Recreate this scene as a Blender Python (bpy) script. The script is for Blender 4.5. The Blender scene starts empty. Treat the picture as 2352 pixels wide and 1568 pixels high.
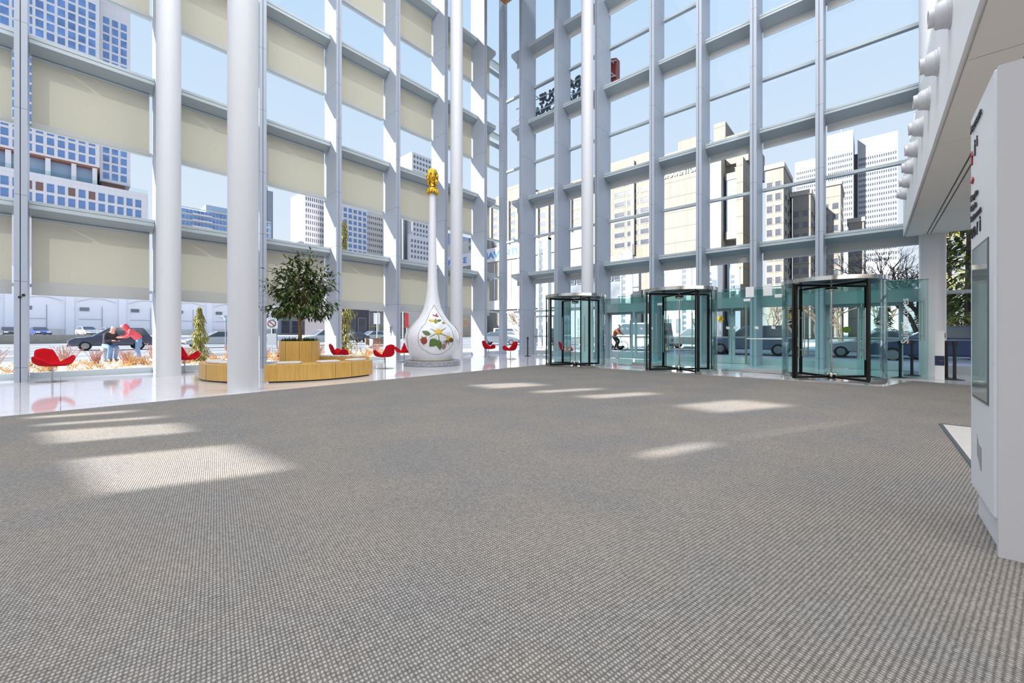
import bpy, bmesh, math, random
from mathutils import Vector, Matrix, geometry
S = bpy.context.scene
COL = S.collection
random.seed(7)
# ---------------------------------------------------------------- camera, sky, sun, lights, exposure
H = 1.17
cam = bpy.data.cameras.new('camera'); camo = bpy.data.objects.new('camera', cam); COL.objects.link(camo)
YAW = 0.7289
camo.location = (0, 0, H); camo.rotation_euler = (math.pi/2, 0, YAW-math.pi/2)
cam.sensor_width = 36; cam.lens = 36*925.9/2352; cam.shift_y = -19.3/2352; cam.clip_end = 2000
S.camera = camo
vs = S.view_settings
S.display_settings.display_device = 'sRGB'
vs.view_transform = 'Standard'; vs.look = 'None'; vs.gamma = 1; vs.use_curve_mapping = False
vs.exposure = 0.1
cy = S.cycles
cy.max_bounces = 7; cy.diffuse_bounces = 3; cy.glossy_bounces = 3; cy.transmission_bounces = 4
cy.transparent_max_bounces = 40; cy.sample_clamp_indirect = 4; cy.caustics_reflective = False; cy.caustics_refractive = False
cy.blur_glossy = 0.5
W = bpy.data.worlds.new('sky'); S.world = W; W.use_nodes = True
nt = W.node_tree; nt.nodes.clear()
o = nt.nodes.new('ShaderNodeOutputWorld'); bg = nt.nodes.new('ShaderNodeBackground')
tc = nt.nodes.new('ShaderNodeTexCoord'); sx = nt.nodes.new('ShaderNodeSeparateXYZ'); rp = nt.nodes.new('ShaderNodeValToRGB')
nt.links.new(tc.outputs['Generated'], sx.inputs[0]); nt.links.new(sx.outputs['Z'], rp.inputs[0]); nt.links.new(rp.outputs[0], bg.inputs[0]); nt.links.new(bg.outputs[0], o.inputs[0])
cr = rp.color_ramp
cr.elements[0].position = 0.0; cr.elements[0].color = (0.80, 0.86, 0.95, 1)
cr.elements[1].position = 1.0; cr.elements[1].color = (0.30, 0.50, 0.95, 1)
e = cr.elements.new(0.22); e.color = (0.74, 0.83, 0.96, 1)
e = cr.elements.new(0.60); e.color = (0.56, 0.74, 0.97, 1)
bg.inputs[1].default_value = 0.98
SUN = Vector((1, -0.44, -0.545)).normalized()
sl = bpy.data.lights.new('sun', 'SUN'); sl.energy = 14.5; sl.angle = math.radians(0.6); sl.color = (1, 0.97, 0.925)
so = bpy.data.objects.new('sun', sl); COL.objects.link(so); so.rotation_euler = SUN.to_track_quat('-Z', 'Y').to_euler(); so.location = (-30, 30, 40)
def area(name, loc, sx_, sy_, watts, col=(1, 1, 1)):
    l = bpy.data.lights.new(name, 'AREA'); l.shape = 'RECTANGLE'; l.size = sx_; l.size_y = sy_; l.energy = watts; l.color = col
    a = bpy.data.objects.new(name, l); COL.objects.link(a); a.location = loc; return a
area('atrium_fill', (1.0, 2.0, 23.7), 18, 16, 5400, (0.97, 0.985, 1))  # fill lamp added overhead to lift the brightness of the hall
area('soffit_fill', (4, -6.2, 3.7), 18, 7, 800, (1, 0.98, 0.96))  # fill lamp added to brighten the space under the balcony
# ---------------------------------------------------------------- helpers
def lin(c):
    return tuple(((x/255)/12.92 if x <= 10 else (((x/255)+0.055)/1.055)**2.4) for x in c)
MATS = {}
def mat(name, col, rough=0.6, metal=0.0, spec=0.5, noise=None, bump=None, coat=0.0, rgb=None):
    """procedural principled material; col in sRGB 0-255; noise=(scale, amount) varies the colour, bump=(scale, strength)"""
    if name in MATS: return MATS[name]
    m = bpy.data.materials.new(name); m.use_nodes = True; t = m.node_tree; b = t.nodes['Principled BSDF']
    c = rgb or lin(col)
    b.inputs['Base Color'].default_value = (*c, 1); b.inputs['Roughness'].default_value = rough
    b.inputs['Metallic'].default_value = metal; b.inputs['Specular IOR Level'].default_value = spec
    b.inputs['Coat Weight'].default_value = coat
    if noise or bump:
        tc = t.nodes.new('ShaderNodeTexCoord')
    if noise:
        n = t.nodes.new('ShaderNodeTexNoise'); n.inputs['Scale'].default_value = noise[0]; n.inputs['Detail'].default_value = 4
        r = t.nodes.new('ShaderNodeValToRGB'); a = noise[1]
        r.color_ramp.elements[0].position = 0.3; r.color_ramp.elements[1].position = 0.7
        r.color_ramp.elements[0].color = (*[max(0, x*(1-a)) for x in c], 1); r.color_ramp.elements[1].color = (*[min(1, x*(1+a)) for x in c], 1)
        t.links.new(tc.outputs['Object'], n.inputs['Vector']); t.links.new(n.outputs['Fac'], r.inputs[0]); t.links.new(r.outputs[0], b.inputs['Base Color'])
    if bump:
        n = t.nodes.new('ShaderNodeTexNoise'); n.inputs['Scale'].default_value = bump[0]; n.inputs['Detail'].default_value = 3
        bn = t.nodes.new('ShaderNodeBump'); bn.inputs['Strength'].default_value = bump[1]; bn.inputs['Distance'].default_value = 0.02
        t.links.new(tc.outputs['Object'], n.inputs['Vector']); t.links.new(n.outputs['Fac'], bn.inputs['Height']); t.links.new(bn.outputs[0], b.inputs['Normal'])
    MATS[name] = m; return m
def glass(name, tint, refl=0.6, blend=0.12, rgb=True):
    if name in MATS: return MATS[name]
    m = bpy.data.materials.new(name); m.use_nodes = True; t = m.node_tree; t.nodes.clear()
    o = t.nodes.new('ShaderNodeOutputMaterial'); mx = t.nodes.new('ShaderNodeMixShader'); tr = t.nodes.new('ShaderNodeBsdfTransparent')
    gl = t.nodes.new('ShaderNodeBsdfGlossy'); lw = t.nodes.new('ShaderNodeLayerWeight'); mu = t.nodes.new('ShaderNodeMath'); mu.operation = 'MULTIPLY'
    tr.inputs[0].default_value = (*tint, 1); gl.inputs['Roughness'].default_value = 0.0; gl.inputs[0].default_value = (1, 1, 1, 1)
    lw.inputs[0].default_value = blend; mu.inputs[1].default_value = refl
    t.links.new(lw.outputs['Fresnel'], mu.inputs[0]); t.links.new(mu.outputs[0], mx.inputs[0]); t.links.new(tr.outputs[0], mx.inputs[1]); t.links.new(gl.outputs[0], mx.inputs[2]); t.links.new(mx.outputs[0], o.inputs[0])
    MATS[name] = m; return m
class MB:
    def __init__(s): s.v = []; s.f = []; s.mi = []; s.m = 0; s.M = None
    def add(s, vs, fs):
        n = len(s.v)
        if s.M is not None: vs = [tuple(s.M @ Vector(p)) for p in vs]
        s.v += [tuple(p) for p in vs]; s.f += [tuple(i+n for i in f) for f in fs]; s.mi += [s.m]*len(fs); return s
    def box(s, x0, y0, z0, x1, y1, z1):
        x0, x1 = min(x0, x1), max(x0, x1); y0, y1 = min(y0, y1), max(y0, y1); z0, z1 = min(z0, z1), max(z0, z1)
        return s.add([(x0,y0,z0),(x1,y0,z0),(x1,y1,z0),(x0,y1,z0),(x0,y0,z1),(x1,y0,z1),(x1,y1,z1),(x0,y1,z1)],
                     [(0,3,2,1),(4,5,6,7),(0,1,5,4),(1,2,6,5),(2,3,7,6),(3,0,4,7)])
    def quad(s, *p): return s.add(p, [tuple(range(len(p)))])
    def prism(s, poly, z0, z1):
        n = len(poly)
        return s.add([(x,y,z0) for x,y in poly]+[(x,y,z1) for x,y in poly], [tuple(range(n-1,-1,-1)), tuple(range(n,2*n))]+[(i,(i+1)%n,n+(i+1)%n,n+i) for i in range(n)])
    def extr(s, poly, d):   # 3-D polygon extruded by vector d
        n = len(poly); d = Vector(d)
        return s.add(list(poly)+[tuple(Vector(p)+d) for p in poly], [tuple(range(n-1,-1,-1)), tuple(range(n,2*n))]+[(i,(i+1)%n,n+(i+1)%n,n+i) for i in range(n)])
    def tube(s, pts, r, n=8, cap=True):
        pts = [Vector(p) for p in pts]; k = len(pts); rs = r if isinstance(r, (list, tuple)) else [r]*k; vs = []; up = None
        for i, p in enumerate(pts):
            d = (pts[min(i+1,k-1)]-pts[max(i-1,0)]).normalized()
            if up is None: up = Vector((0,0,1)) if abs(d.z) < 0.9 else Vector((1,0,0))
            a = d.cross(up).normalized(); b = a.cross(d).normalized(); up = b
            vs += [p+(a*math.cos(2*math.pi*j/n)+b*math.sin(2*math.pi*j/n))*rs[i] for j in range(n)]
        fs = [(i*n+j, i*n+(j+1)%n, (i+1)*n+(j+1)%n, (i+1)*n+j) for i in range(k-1) for j in range(n)]
        if cap: fs += [tuple(range(n-1,-1,-1)), tuple((k-1)*n+j for j in range(n))]
        return s.add(vs, fs)
    def lathe(s, prof, c=(0,0,0), n=24, a0=0.0, a1=2*math.pi):
        full = abs(a1-a0-2*math.pi) < 1e-6; m = n if full else n+1; k = len(prof); vs = []
        for j in range(m):
            a = a0+(a1-a0)*j/n
            vs += [(c[0]+r*math.cos(a), c[1]+r*math.sin(a), c[2]+z) for r, z in prof]
        fs = []
        for j in range(n):
            j2 = (j+1) % m
            fs += [(j*k+i, j2*k+i, j2*k+i+1, j*k+i+1) for i in range(k-1)]
        return s.add(vs, fs)
    def ell(s, c, rx, ry, rz, n=12, m=8):
        prof = [(max(1e-4, math.sin(math.pi*i/m)), -math.cos(math.pi*i/m)) for i in range(m+1)]; vs = []
        for j in range(n):
            a = 2*math.pi*j/n; vs += [(c[0]+rx*r*math.cos(a), c[1]+ry*r*math.sin(a), c[2]+rz*z) for r, z in prof]
        k = m+1
        return s.add(vs, [(j*k+i, ((j+1)%n)*k+i, ((j+1)%n)*k+i+1, j*k+i+1) for j in range(n) for i in range(m)])
    def arc(s, c, r0, r1, a0, a1, z0, z1, n=16):   # solid ring sector
        vs = []; N = n+1
        for j in range(N):
            a = a0+(a1-a0)*j/n
            vs += [(c[0]+r*math.cos(a), c[1]+r*math.sin(a), z) for r, z in ((r0,z0),(r1,z0),(r1,z1),(r0,z1))]
        fs = [(j*4+i, (j+1)*4+i, (j+1)*4+(i+1)%4, j*4+(i+1)%4) for j in range(n) for i in range(4)]
        fs += [(3,2,1,0), tuple(n*4+i for i in range(4))]
        return s.add(vs, fs)
    def mesh(s, name, mats):
        me = bpy.data.meshes.new(name); me.from_pydata(s.v, [], s.f)
        for m in (mats if isinstance(mats, (list, tuple)) else [mats]): me.materials.append(m)
        if any(s.mi): me.polygons.foreach_set('material_index', s.mi)
        return me
    def build(s, name, mats, parent=None, smooth=False, fix=True, bevel=0):
        me = s.mesh(name, mats)
        if fix:
            b = bmesh.new(); b.from_mesh(me); bmesh.ops.recalc_face_normals(b, faces=b.faces); b.to_mesh(me); b.free()
        if smooth:
            me.polygons.foreach_set('use_smooth', [True]*len(me.polygons)); me.set_sharp_from_angle(angle=math.radians(38))
        o = bpy.data.objects.new(name, me); COL.objects.link(o)
        if bevel:
            md = o.modifiers.new('edge', 'BEVEL'); md.width = bevel; md.segments = 2; md.limit_method = 'ANGLE'
        if parent is not None: o.parent = parent
        return o
def tag(o, label=None, cat=None, group=None, kind=None):
    if label: o['label'] = label
    if cat: o['category'] = cat
    if group: o['group'] = group
    if kind: o['kind'] = kind
    return o
def thing(name, label, cat, loc=(0,0,0), rz=0.0, group=None, kind=None):
    o = bpy.data.objects.new(name, None); COL.objects.link(o); o.location = loc; o.rotation_euler = (0,0,rz); o.empty_display_size = 0.1
    return tag(o, label, cat, group, kind)
def inst(me, name, parent=None, loc=(0,0,0), rz=0.0, scale=None):
    o = bpy.data.objects.new(name, me); COL.objects.link(o); o.location = loc; o.rotation_euler = (0,0,rz)
    if scale: o.scale = scale
    if parent is not None: o.parent = parent
    return o
def dup(root, loc, rz, label=None, scale=None):
    def cp(o, par):
        c = o.copy(); COL.objects.link(c); c.parent = par
        for ch in list(o.children): cp(ch, c)
        return c
    r = cp(root, None); r.location = loc; r.rotation_euler = (0,0,rz)
    if label: r['label'] = label
    if scale: r.scale = scale
    return r
ORD = ['first','second','third','fourth','fifth','sixth','seventh','eighth','ninth','tenth']
def text(name, s, size, mtl, loc, rot, parent=None, ext=0.01, align='LEFT', bold=0.0, sx=1.0):
    cu = bpy.data.curves.new(name, 'FONT'); cu.body = s; cu.size = size; cu.extrude = ext; cu.align_x = align; cu.offset = bold; cu.resolution_u = 3
    t = bpy.data.objects.new(name+'_src', cu); COL.objects.link(t)
    dg = bpy.context.evaluated_depsgraph_get(); me = bpy.data.meshes.new_from_object(t.evaluated_get(dg)); me.name = name
    bpy.data.objects.remove(t); bpy.data.curves.remove(cu)
    me.materials.clear(); me.materials.append(mtl)
    o = bpy.data.objects.new(name, me); COL.objects.link(o); o.location = loc; o.rotation_euler = rot; o.scale = (sx, 1, 1)
    if parent is not None: o.parent = parent
    return o
def node_mat(name, fn):
    m = bpy.data.materials.new(name); m.use_nodes = True; fn(m.node_tree, m.node_tree.nodes['Principled BSDF']); MATS[name] = m; return m
R = math.radians
# ---------------------------------------------------------------- materials of the room
def carpet_nodes(t, b):
    N, L = t.nodes.new, t.links.new
    tc = N('ShaderNodeTexCoord'); mp = N('ShaderNodeMapping'); mp.inputs['Rotation'].default_value[2] = R(12); L(tc.outputs['Object'], mp.inputs[0])
    w1 = N('ShaderNodeTexWave'); w1.bands_direction = 'X'; w1.inputs['Scale'].default_value = 22; w1.inputs['Distortion'].default_value = 1.5
    w2 = N('ShaderNodeTexWave'); w2.bands_direction = 'Y'; w2.inputs['Scale'].default_value = 16; w2.inputs['Distortion'].default_value = 1.5
    for w in (w1, w2): L(mp.outputs[0], w.inputs['Vector']); w.inputs['Detail Scale'].default_value = 3
    mu = N('ShaderNodeMath'); mu.operation = 'MULTIPLY'; L(w1.outputs['Fac'], mu.inputs[0]); L(w2.outputs['Fac'], mu.inputs[1])
    nz = N('ShaderNodeTexNoise'); nz.inputs['Scale'].default_value = 1.1; nz.inputs['Detail'].default_value = 5; L(tc.outputs['Object'], nz.inputs['Vector'])
    nf = N('ShaderNodeTexNoise'); nf.inputs['Scale'].default_value = 60; nf.inputs['Detail'].default_value = 2; L(tc.outputs['Object'], nf.inputs['Vector'])
    r1 = N('ShaderNodeValToRGB'); r1.color_ramp.elements[0].color = (*lin((108,104,100)), 1); r1.color_ramp.elements[1].color = (*lin((167,163,158)), 1)
    r1.color_ramp.elements[0].position = 0.02; r1.color_ramp.elements[1].position = 0.62
    r2 = N('ShaderNodeValToRGB'); r2.color_ramp.elements[0].color = (0.9, 0.92, 0.95, 1); r2.color_ramp.elements[1].color = (1.04, 1.0, 0.96, 1)
    r2.color_ramp.elements[0].position = 0.35; r2.color_ramp.elements[1].position = 0.65
    L(mu.outputs[0], r1.inputs[0]); L(nz.outputs['Fac'], r2.inputs[0])
    r3 = N('ShaderNodeValToRGB'); r3.color_ramp.elements[0].color = (0.80, 0.80, 0.80, 1); r3.color_ramp.elements[1].color = (1.12, 1.12, 1.12, 1)
    r3.color_ramp.elements[0].position = 0.35; r3.color_ramp.elements[1].position = 0.65; L(nf.outputs['Fac'], r3.inputs[0])
    x1 = N('ShaderNodeMix'); x1.data_type = 'RGBA'; x1.blend_type = 'MULTIPLY'; x1.inputs[0].default_value = 1; L(r1.outputs[0], x1.inputs[6]); L(r2.outputs[0], x1.inputs[7])
    x2 = N('ShaderNodeMix'); x2.data_type = 'RGBA'; x2.blend_type = 'MULTIPLY'; x2.inputs[0].default_value = 1; L(x1.outputs[2], x2.inputs[6]); L(r3.outputs[0], x2.inputs[7])
    L(x2.outputs[2], b.inputs['Base Color']); b.inputs['Roughness'].default_value = 0.95; b.inputs['Specular IOR Level'].default_value = 0.1
    bn = N('ShaderNodeBump'); bn.inputs['Strength'].default_value = 0.35; bn.inputs['Distance'].default_value = 0.01; L(mu.outputs[0], bn.inputs['Height']); L(bn.outputs[0], b.inputs['Normal'])
CARPET = node_mat('woven_carpet', carpet_nodes)
def terrazzo_nodes(t, b):
    N, L = t.nodes.new, t.links.new
    tc = N('ShaderNodeTexCoord'); br = N('ShaderNodeTexBrick'); L(tc.outputs['Object'], br.inputs['Vector'])
    br.offset = 0; br.inputs['Scale'].default_value = 1; br.inputs['Brick Width'].default_value = 2.55; br.inputs['Row Height'].default_value = 2.4
    br.inputs['Mortar Size'].default_value = 0.006; br.inputs['Mortar Smooth'].default_value = 0
    vo = N('ShaderNodeTexVoronoi'); vo.inputs['Scale'].default_value = 60; L(tc.outputs['Object'], vo.inputs['Vector'])
    r = N('ShaderNodeValToRGB'); r.color_ramp.elements[0].color = (*lin((214,210,212)), 1); r.color_ramp.elements[1].color = (*lin((232,229,232)), 1); L(vo.outputs['Color'], r.inputs[0])
    L(r.outputs[0], br.inputs['Color1']); L(r.outputs[0], br.inputs['Color2']); br.inputs['Mortar'].default_value = (*lin((120,116,120)), 1)
    L(br.outputs['Color'], b.inputs['Base Color']); b.inputs['Roughness'].default_value = 0.07; b.inputs['IOR'].default_value = 1.6
TERRAZZO = node_mat('polished_terrazzo', terrazzo_nodes)
def joint_nodes(t, b):   # painted aluminium cladding with a fine joint every 2.045 m of height
    N, L = t.nodes.new, t.links.new
    g = N('ShaderNodeNewGeometry'); sp = N('ShaderNodeSeparateXYZ'); L(g.outputs['Position'], sp.inputs[0])
    ad = N('ShaderNodeMath'); ad.operation = 'ADD'; ad.inputs[1].default_value = 20.45-4.44+0.006; L(sp.outputs['Z'], ad.inputs[0])
    md = N('ShaderNodeMath'); md.operation = 'MODULO'; md.inputs[1].default_value = 2.045; L(ad.outputs[0], md.inputs[0])
    lt = N('ShaderNodeMath'); lt.operation = 'LESS_THAN'; lt.inputs[1].default_value = 0.012; L(md.outputs[0], lt.inputs[0])
    mx = N('ShaderNodeMix'); mx.data_type = 'RGBA'; L(lt.outputs[0], mx.inputs[0]); mx.inputs[6].default_value = (*lin((174,182,195)), 1); mx.inputs[7].default_value = (*lin((118,125,138)), 1)
    L(mx.outputs[2], b.inputs['Base Color']); b.inputs['Roughness'].default_value = 0.45
CLAD = node_mat('painted_cladding', joint_nodes)
M_FRAME = mat('frame_paint', (186,196,200), 0.45)
M_GROOVE = mat('dark_groove', (70,76,84), 0.6)
M_WHITE = mat('white_plaster', (236,236,237), 0.55)
M_COLUMN = mat('white_column_paint', (222,222,226), 0.35)
M_SOFFIT = mat('soffit_panel', (242,239,234), 0.6)
M_PANE = glass('window_glass', (0.965, 0.978, 0.975), 0.55, 0.10)
M_TEAL = glass('teal_glass', (0.84, 0.95, 0.935), 0.75, 0.12)
M_TEAL2 = glass('pale_green_glass', (0.90, 0.965, 0.955), 0.6, 0.12)
M_CHROME = mat('polished_steel', (215,212,206), 0.12, 1.0)
M_STEEL = mat('brushed_steel', (190,190,188), 0.3, 1.0)
M_BRONZE = mat('dark_bronze', (52,46,43), 0.28, 0.7)
M_BLACK = mat('black_plastic', (28,28,31), 0.5)
M_RED = mat('red_wool', (196,14,28), 0.9, 0, 0.2, noise=(40, 0.08))
M_WHITEPL = mat('white_plastic', (238,238,238), 0.4)
def blind_mat(name, col, tr):
    m = bpy.data.materials.new(name); m.use_nodes = True; t = m.node_tree; t.nodes.clear(); N, L = t.nodes.new, t.links.new
    o = N('ShaderNodeOutputMaterial'); mx = N('ShaderNodeMixShader'); d = N('ShaderNodeBsdfDiffuse'); tl = N('ShaderNodeBsdfTranslucent'); mx.inputs[0].default_value = tr
    tc = N('ShaderNodeTexCoord'); n = N('ShaderNodeTexNoise'); n.inputs['Scale'].default_value = 40; r = N('ShaderNodeValToRGB'); L(tc.outputs['Object'], n.inputs[0]); L(n.outputs[0], r.inputs[0])
    c = lin(col); r.color_ramp.elements[0].color = (*[x*0.93 for x in c], 1); r.color_ramp.elements[1].color = (*[x*1.05 for x in c], 1)
    L(r.outputs[0], d.inputs[0]); L(r.outputs[0], tl.inputs[0])
    L(d.outputs[0], mx.inputs[1]); L(tl.outputs[0], mx.inputs[2]); L(mx.outputs[0], o.inputs[0]); MATS[name] = m; return m
M_BLIND = blind_mat('blind_fabric', (194,190,174), 0.24)
M_HEM = blind_mat('blind_hem', (196,196,192), 0.04)
# ---------------------------------------------------------------- the setting: floor, walls of glass, ceiling
ZC = 24.0
LM = [-11.0, -8.35, -5.77, -3.2, -0.63, 1.92, 4.455, 7.0, 9.55, 12.135, 14.74]         # mullion centres along the left wall (x)
RM = [13.92, 11.64, 9.37, 6.8, 4.95, 3.13, 1.27, -1.32, -4.2, -7.0, -9.8]           # mullion centres along the right wall (y)
GL, GR = 16.02, 17.35                                                                 # glass planes
LV = [4.44+4.09*i for i in range(4)]
TH = [2.37, 6.45, 10.54, 14.63]
tag(MB().box(-12.4, -12.4, -0.25, 17.6, 16.2, 0.0).build('floor', TERRAZZO), 'white polished terrazzo floor along the glass walls', 'floor', kind='structure')
cp = [(-12,-12.3),(13.3,-12.3),(13.55,-1.6),(13.85,-0.75),(12.9,-0.45),(11.95,-0.2),(11.95,9.05),(-12,9.05)]
tag(MB().prism(cp, 0.0, 0.008).build('carpet', CARPET), 'large grey woven carpet over most of the hall floor', 'carpet')
pp = MB(); pp.prism([(3.9,-3.6),(7.47,-3.6),(7.47,-0.67),(3.9,-0.67)], 0.008, 0.012); pp.m = 1
pp.box(7.47,-3.6,0.008,7.50,-0.64,0.016); pp.box(3.9,-0.67,0.008,7.47,-0.64,0.016)
tag(pp.build('floor_mat', [mat('pale_stone', (205,200,196), 0.35, noise=(9,0.06)), M_GROOVE]), 'pale stone mat with dark edging let into the carpet beside the directory', 'mat')
ce = MB(); ce.box(-12.4,-12.4,ZC,17.6,16.3,ZC+0.3)
tag(ce.build('ceiling', M_WHITE), 'white ceiling high above the hall', 'ceiling', kind='structure')
sl_ = MB(); 
for i in range(60): sl_.box(10.0, 8.9+i*0.1, 18.98, 16.1, 8.96+i*0.1, 19.10)
M_SLAT = mat('oak_slat', (196,150,104), 0.5, noise=(3,0.15))
sl_.m = 1; sl_.box(10.0, 8.9, 19.10, 16.1, 14.9, 19.14)
for x in (10.5, 13, 15.6):
    for y in (9.4, 12, 14.4): sl_.tube([(x,y,19.12),(x,y,ZC+0.02)], 0.02, 6)
tag(sl_.build('slatted_ceiling_panel', [M_SLAT, mat('dark_backing', (60,36,22), 0.8)]), 'wooden slatted ceiling panel at the far top corner', 'ceiling panel')
# unseen wall behind the camera, its openings cut to shape the carpet's sun patches
def floor_to_wall(p, X):
    t = (X-p[0])/SUN.x; return (p[1]+t*SUN.y, t*SUN.z)
PATCH = [[(0.06,5.5),(1.2,4.98),(1.31,3.69),(0.21,4.14)], [(-0.13,7.31),(1.0,6.72),(1.05,5.95),(-0.03,6.4)], [(-0.19,7.95),(0.94,7.45),(0.93,7.25),(-0.15,7.74)],
  [(-0.29,8.74),(0.75,8.33),(0.75,8.1),(-0.25,8.5)], [(6.12,6.75),(7.24,6.1),(7.27,5.37),(6.03,5.92)], [(6.26,5.1),(7.51,4.42),(7.5,4.12),(6.26,4.75)],
  [(6.36,4.07),(7.67,3.36),(7.59,3.01),(6.37,3.62)], [(6.63,2.35),(7.88,1.75),(7.84,0.92),(6.42,1.64)], [(3.71,1.68),(4.51,1.39),(4.61,1.16),(3.68,1.52)], [(5.0,1.14),(7.2,0.10),(7.2,0.06),(5.0,1.10)]]
XB = -12.05
cu = bpy.data.curves.new('wall_back', 'CURVE'); cu.dimensions = '2D'; cu.fill_mode = 'BOTH'; cu.extrude = 0.02
def spl(pts):
    sp = cu.splines.new('POLY'); sp.points.add(len(pts)-1); sp.use_cyclic_u = True
    for q, (a, b) in zip(sp.points, pts): q.co = (a, b, 0, 1)
spl([(-12.4,0),(16.3,0),(16.3,ZC),(-12.4,ZC)])
for P in PATCH: spl([floor_to_wall(p, XB) for p in P])
cu.materials.append(M_WHITE)
wb = bpy.data.objects.new('wall_back_src', cu); COL.objects.link(wb)
me = bpy.data.meshes.new_from_object(wb.evaluated_get(bpy.context.evaluated_depsgraph_get())); bpy.data.objects.remove(wb)
wb = inst(me, 'wall_back'); wb.matrix_world = Matrix(((0,0,1,XB),(1,0,0,0),(0,1,0,0),(0,0,0,1)))
tag(wb, 'white wall behind the viewer with openings cut to shape the sun patches', 'wall', kind='structure')
tag(MB().box(-12.4,-12.6,0,17.6,-12.4,ZC).build('wall_right', M_WHITE), 'white wall closing the low side of the hall', 'wall', kind='structure')
ORDL = {4:'the grey fin with two dark screws at the left edge of the picture', 5:'behind the nearest-left white column'}
# mullion fins
def fin(poly_boxes, name, label):
    m = MB()
    for bx in poly_boxes: m.m = bx[6]; m.box(*bx[:6])
    return tag(m.build(name, [CLAD, M_GROOVE]), label, 'mullion', 'mullion fins', 'structure')
for i, x in enumerate(LM):
    fin([(x-0.1,15.0,0,x-0.012,15.13,ZC,0),(x+0.004,15.0,0,x+0.105,15.13,ZC,0),(x-0.09,15.03,0,x+0.09,15.12,ZC,1),(x-0.1,15.13,0,x+0.105,16.0,ZC,0),(x-0.04,16.04,0,x+0.04,16.075,ZC,0)],
        'trim_%d' % (i+1), 'deep grey window fin, %s from the far corner on the blind side' % ORD[len(LM)-1-i] if i >= 4 else 'deep grey window fin beyond the left picture edge')
for i, y in enumerate(RM):
    fin([(16.28,y-0.105,0,16.41,y-0.004,ZC,0),(16.28,y+0.012,0,16.41,y+0.1,ZC,0),(16.3,y-0.09,0,16.4,y+0.09,ZC,1),(16.41,y-0.105,0,17.33,y+0.1,ZC,0),(17.37,y-0.06,0,17.5,y+0.06,ZC,0)],
        'trim_%d' % (i+20), 'deep grey window fin, %s from the far corner on the door side' % ORD[i] if i < 7 else 'deep grey window fin beyond the round column on the door side')
cpst = MB().box(16.06,15.02,0,16.2,15.3,ZC).box(16.215,15.02,0,16.36,15.3,ZC); cpst.m = 1; cpst.box(16.1,15.05,0,16.3,15.27,ZC); cpst.m = 0
cpst.box(17.28,15.95,0,17.44,16.1,ZC)
tag(cpst.build('trim_40', [CLAD, M_GROOVE]), 'slim grey corner post where the two glass walls meet', 'mullion', kind='structure')
# bays
PANE = {}
def pane(parent, x0, y0, z0, x1, y1, z1):
    return MB().box(x0,y0,z0,x1,y1,z1).build('pane', M_PANE, parent, fix=False)
NROW = ['lowest', 'second', 'third', 'top']
lb = list(zip(LM[3:], LM[4:]))+[(LM[-1], 17.3)]
for k, (a, b) in enumerate(zip(LM, LM[1:]+[17.3])):
    last = b == 17.3; x0 = a+0.11; x1 = b-0.105 if not last else 17.27; vis = k >= 3; bx1 = x1 if not last else 16.02
    w = thing('window_%d' % (k+1), ('tall glazed bay on the blind side, %s bay from the far corner' % ORD[len(LM)-1-k]) if vis else 'glazed bay beyond the left picture edge', 'window', ((a+b)/2, GL, 0), kind='structure')
    ox = (a+b)/2
    m = MB().box(x0-ox,-0.07,0.0,x1-ox,0.06,0.16); m.build('sill_curb', M_FRAME, w)
    zs = [0.16]; 
    for i in range(4): zs += [TH[i], LV[i]-0.06]
    zs.append(ZC)
    for i in range(9):
        pane(w, x0-ox, -0.008, zs[i]+0.05, x1-ox, 0.008, zs[i+1])
    for i in range(4):
        MB().box(x0-ox,-0.05,TH[i]-0.03,x1-ox,0.14,TH[i]+0.05).build('transom', M_FRAME, w)
        z = LV[i]; lo = MB()
        y = -0.52
        lo.extr([(x0-ox,y,z),(x0-ox,y,z-0.075),(x0-ox,y-0.0,z-0.075),(x0-ox,y+0.02,z-0.09),(x0-ox,y,z-0.105),(x0-ox,y,z-0.19),(x0-ox,-0.10,z-0.33),(x0-ox,0.02,z-0.33),(x0-ox,0.02,z)], (bx1-x0,0,0))
        lo.box(x0-ox,0.02,z-0.10,x1-ox,0.46,z-0.02)
        if i > 1: lo.box(x0-ox,0.03,z-0.86,x1-ox,0.09,z-0.60)
        lo.build('beam', M_FRAME, w)
    if vis:
        for i in range(4):
            z = LV[i]; bot = 2.14 if i == 0 else z-2.15
            bl = thing('roller_blind', 'beige roller blind in the %s row, %s bay from the far corner' % (NROW[i], ORD[len(LM)-1-k]), 'roller blind', ((x0+bx1)/2, 15.9, z-0.36), 0, 'roller blinds drawn on the left glass wall')
            hw = (bx1-x0)/2; l = -hw+0.03; r = hw-0.07 if not last else hw-0.10
            hb_ = bot-z+0.41+(0.30 if i == 0 else 0.10); MB().quad((l,0,bot-z+0.39),(r,0,bot-z+0.39),(r,0,hb_),(l,0,hb_)).build('hem_band', M_HEM, bl, fix=False)
            MB().quad((l,0,hb_),(r,0,hb_),(r,0,0.0),(l,0,0.0)).build('blind_fabric', M_BLIND, bl, fix=False)
            MB().box(l,-0.008,bot-z+0.36,r,0.008,bot-z+0.36+0.05).build('hem_bar', M_HEM, bl, bevel=0.004)
            MB().tube([(l,0,0.0),(r,0,0.0)], 0.035, 12).build('roller', M_FRAME, bl, smooth=True)
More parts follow.
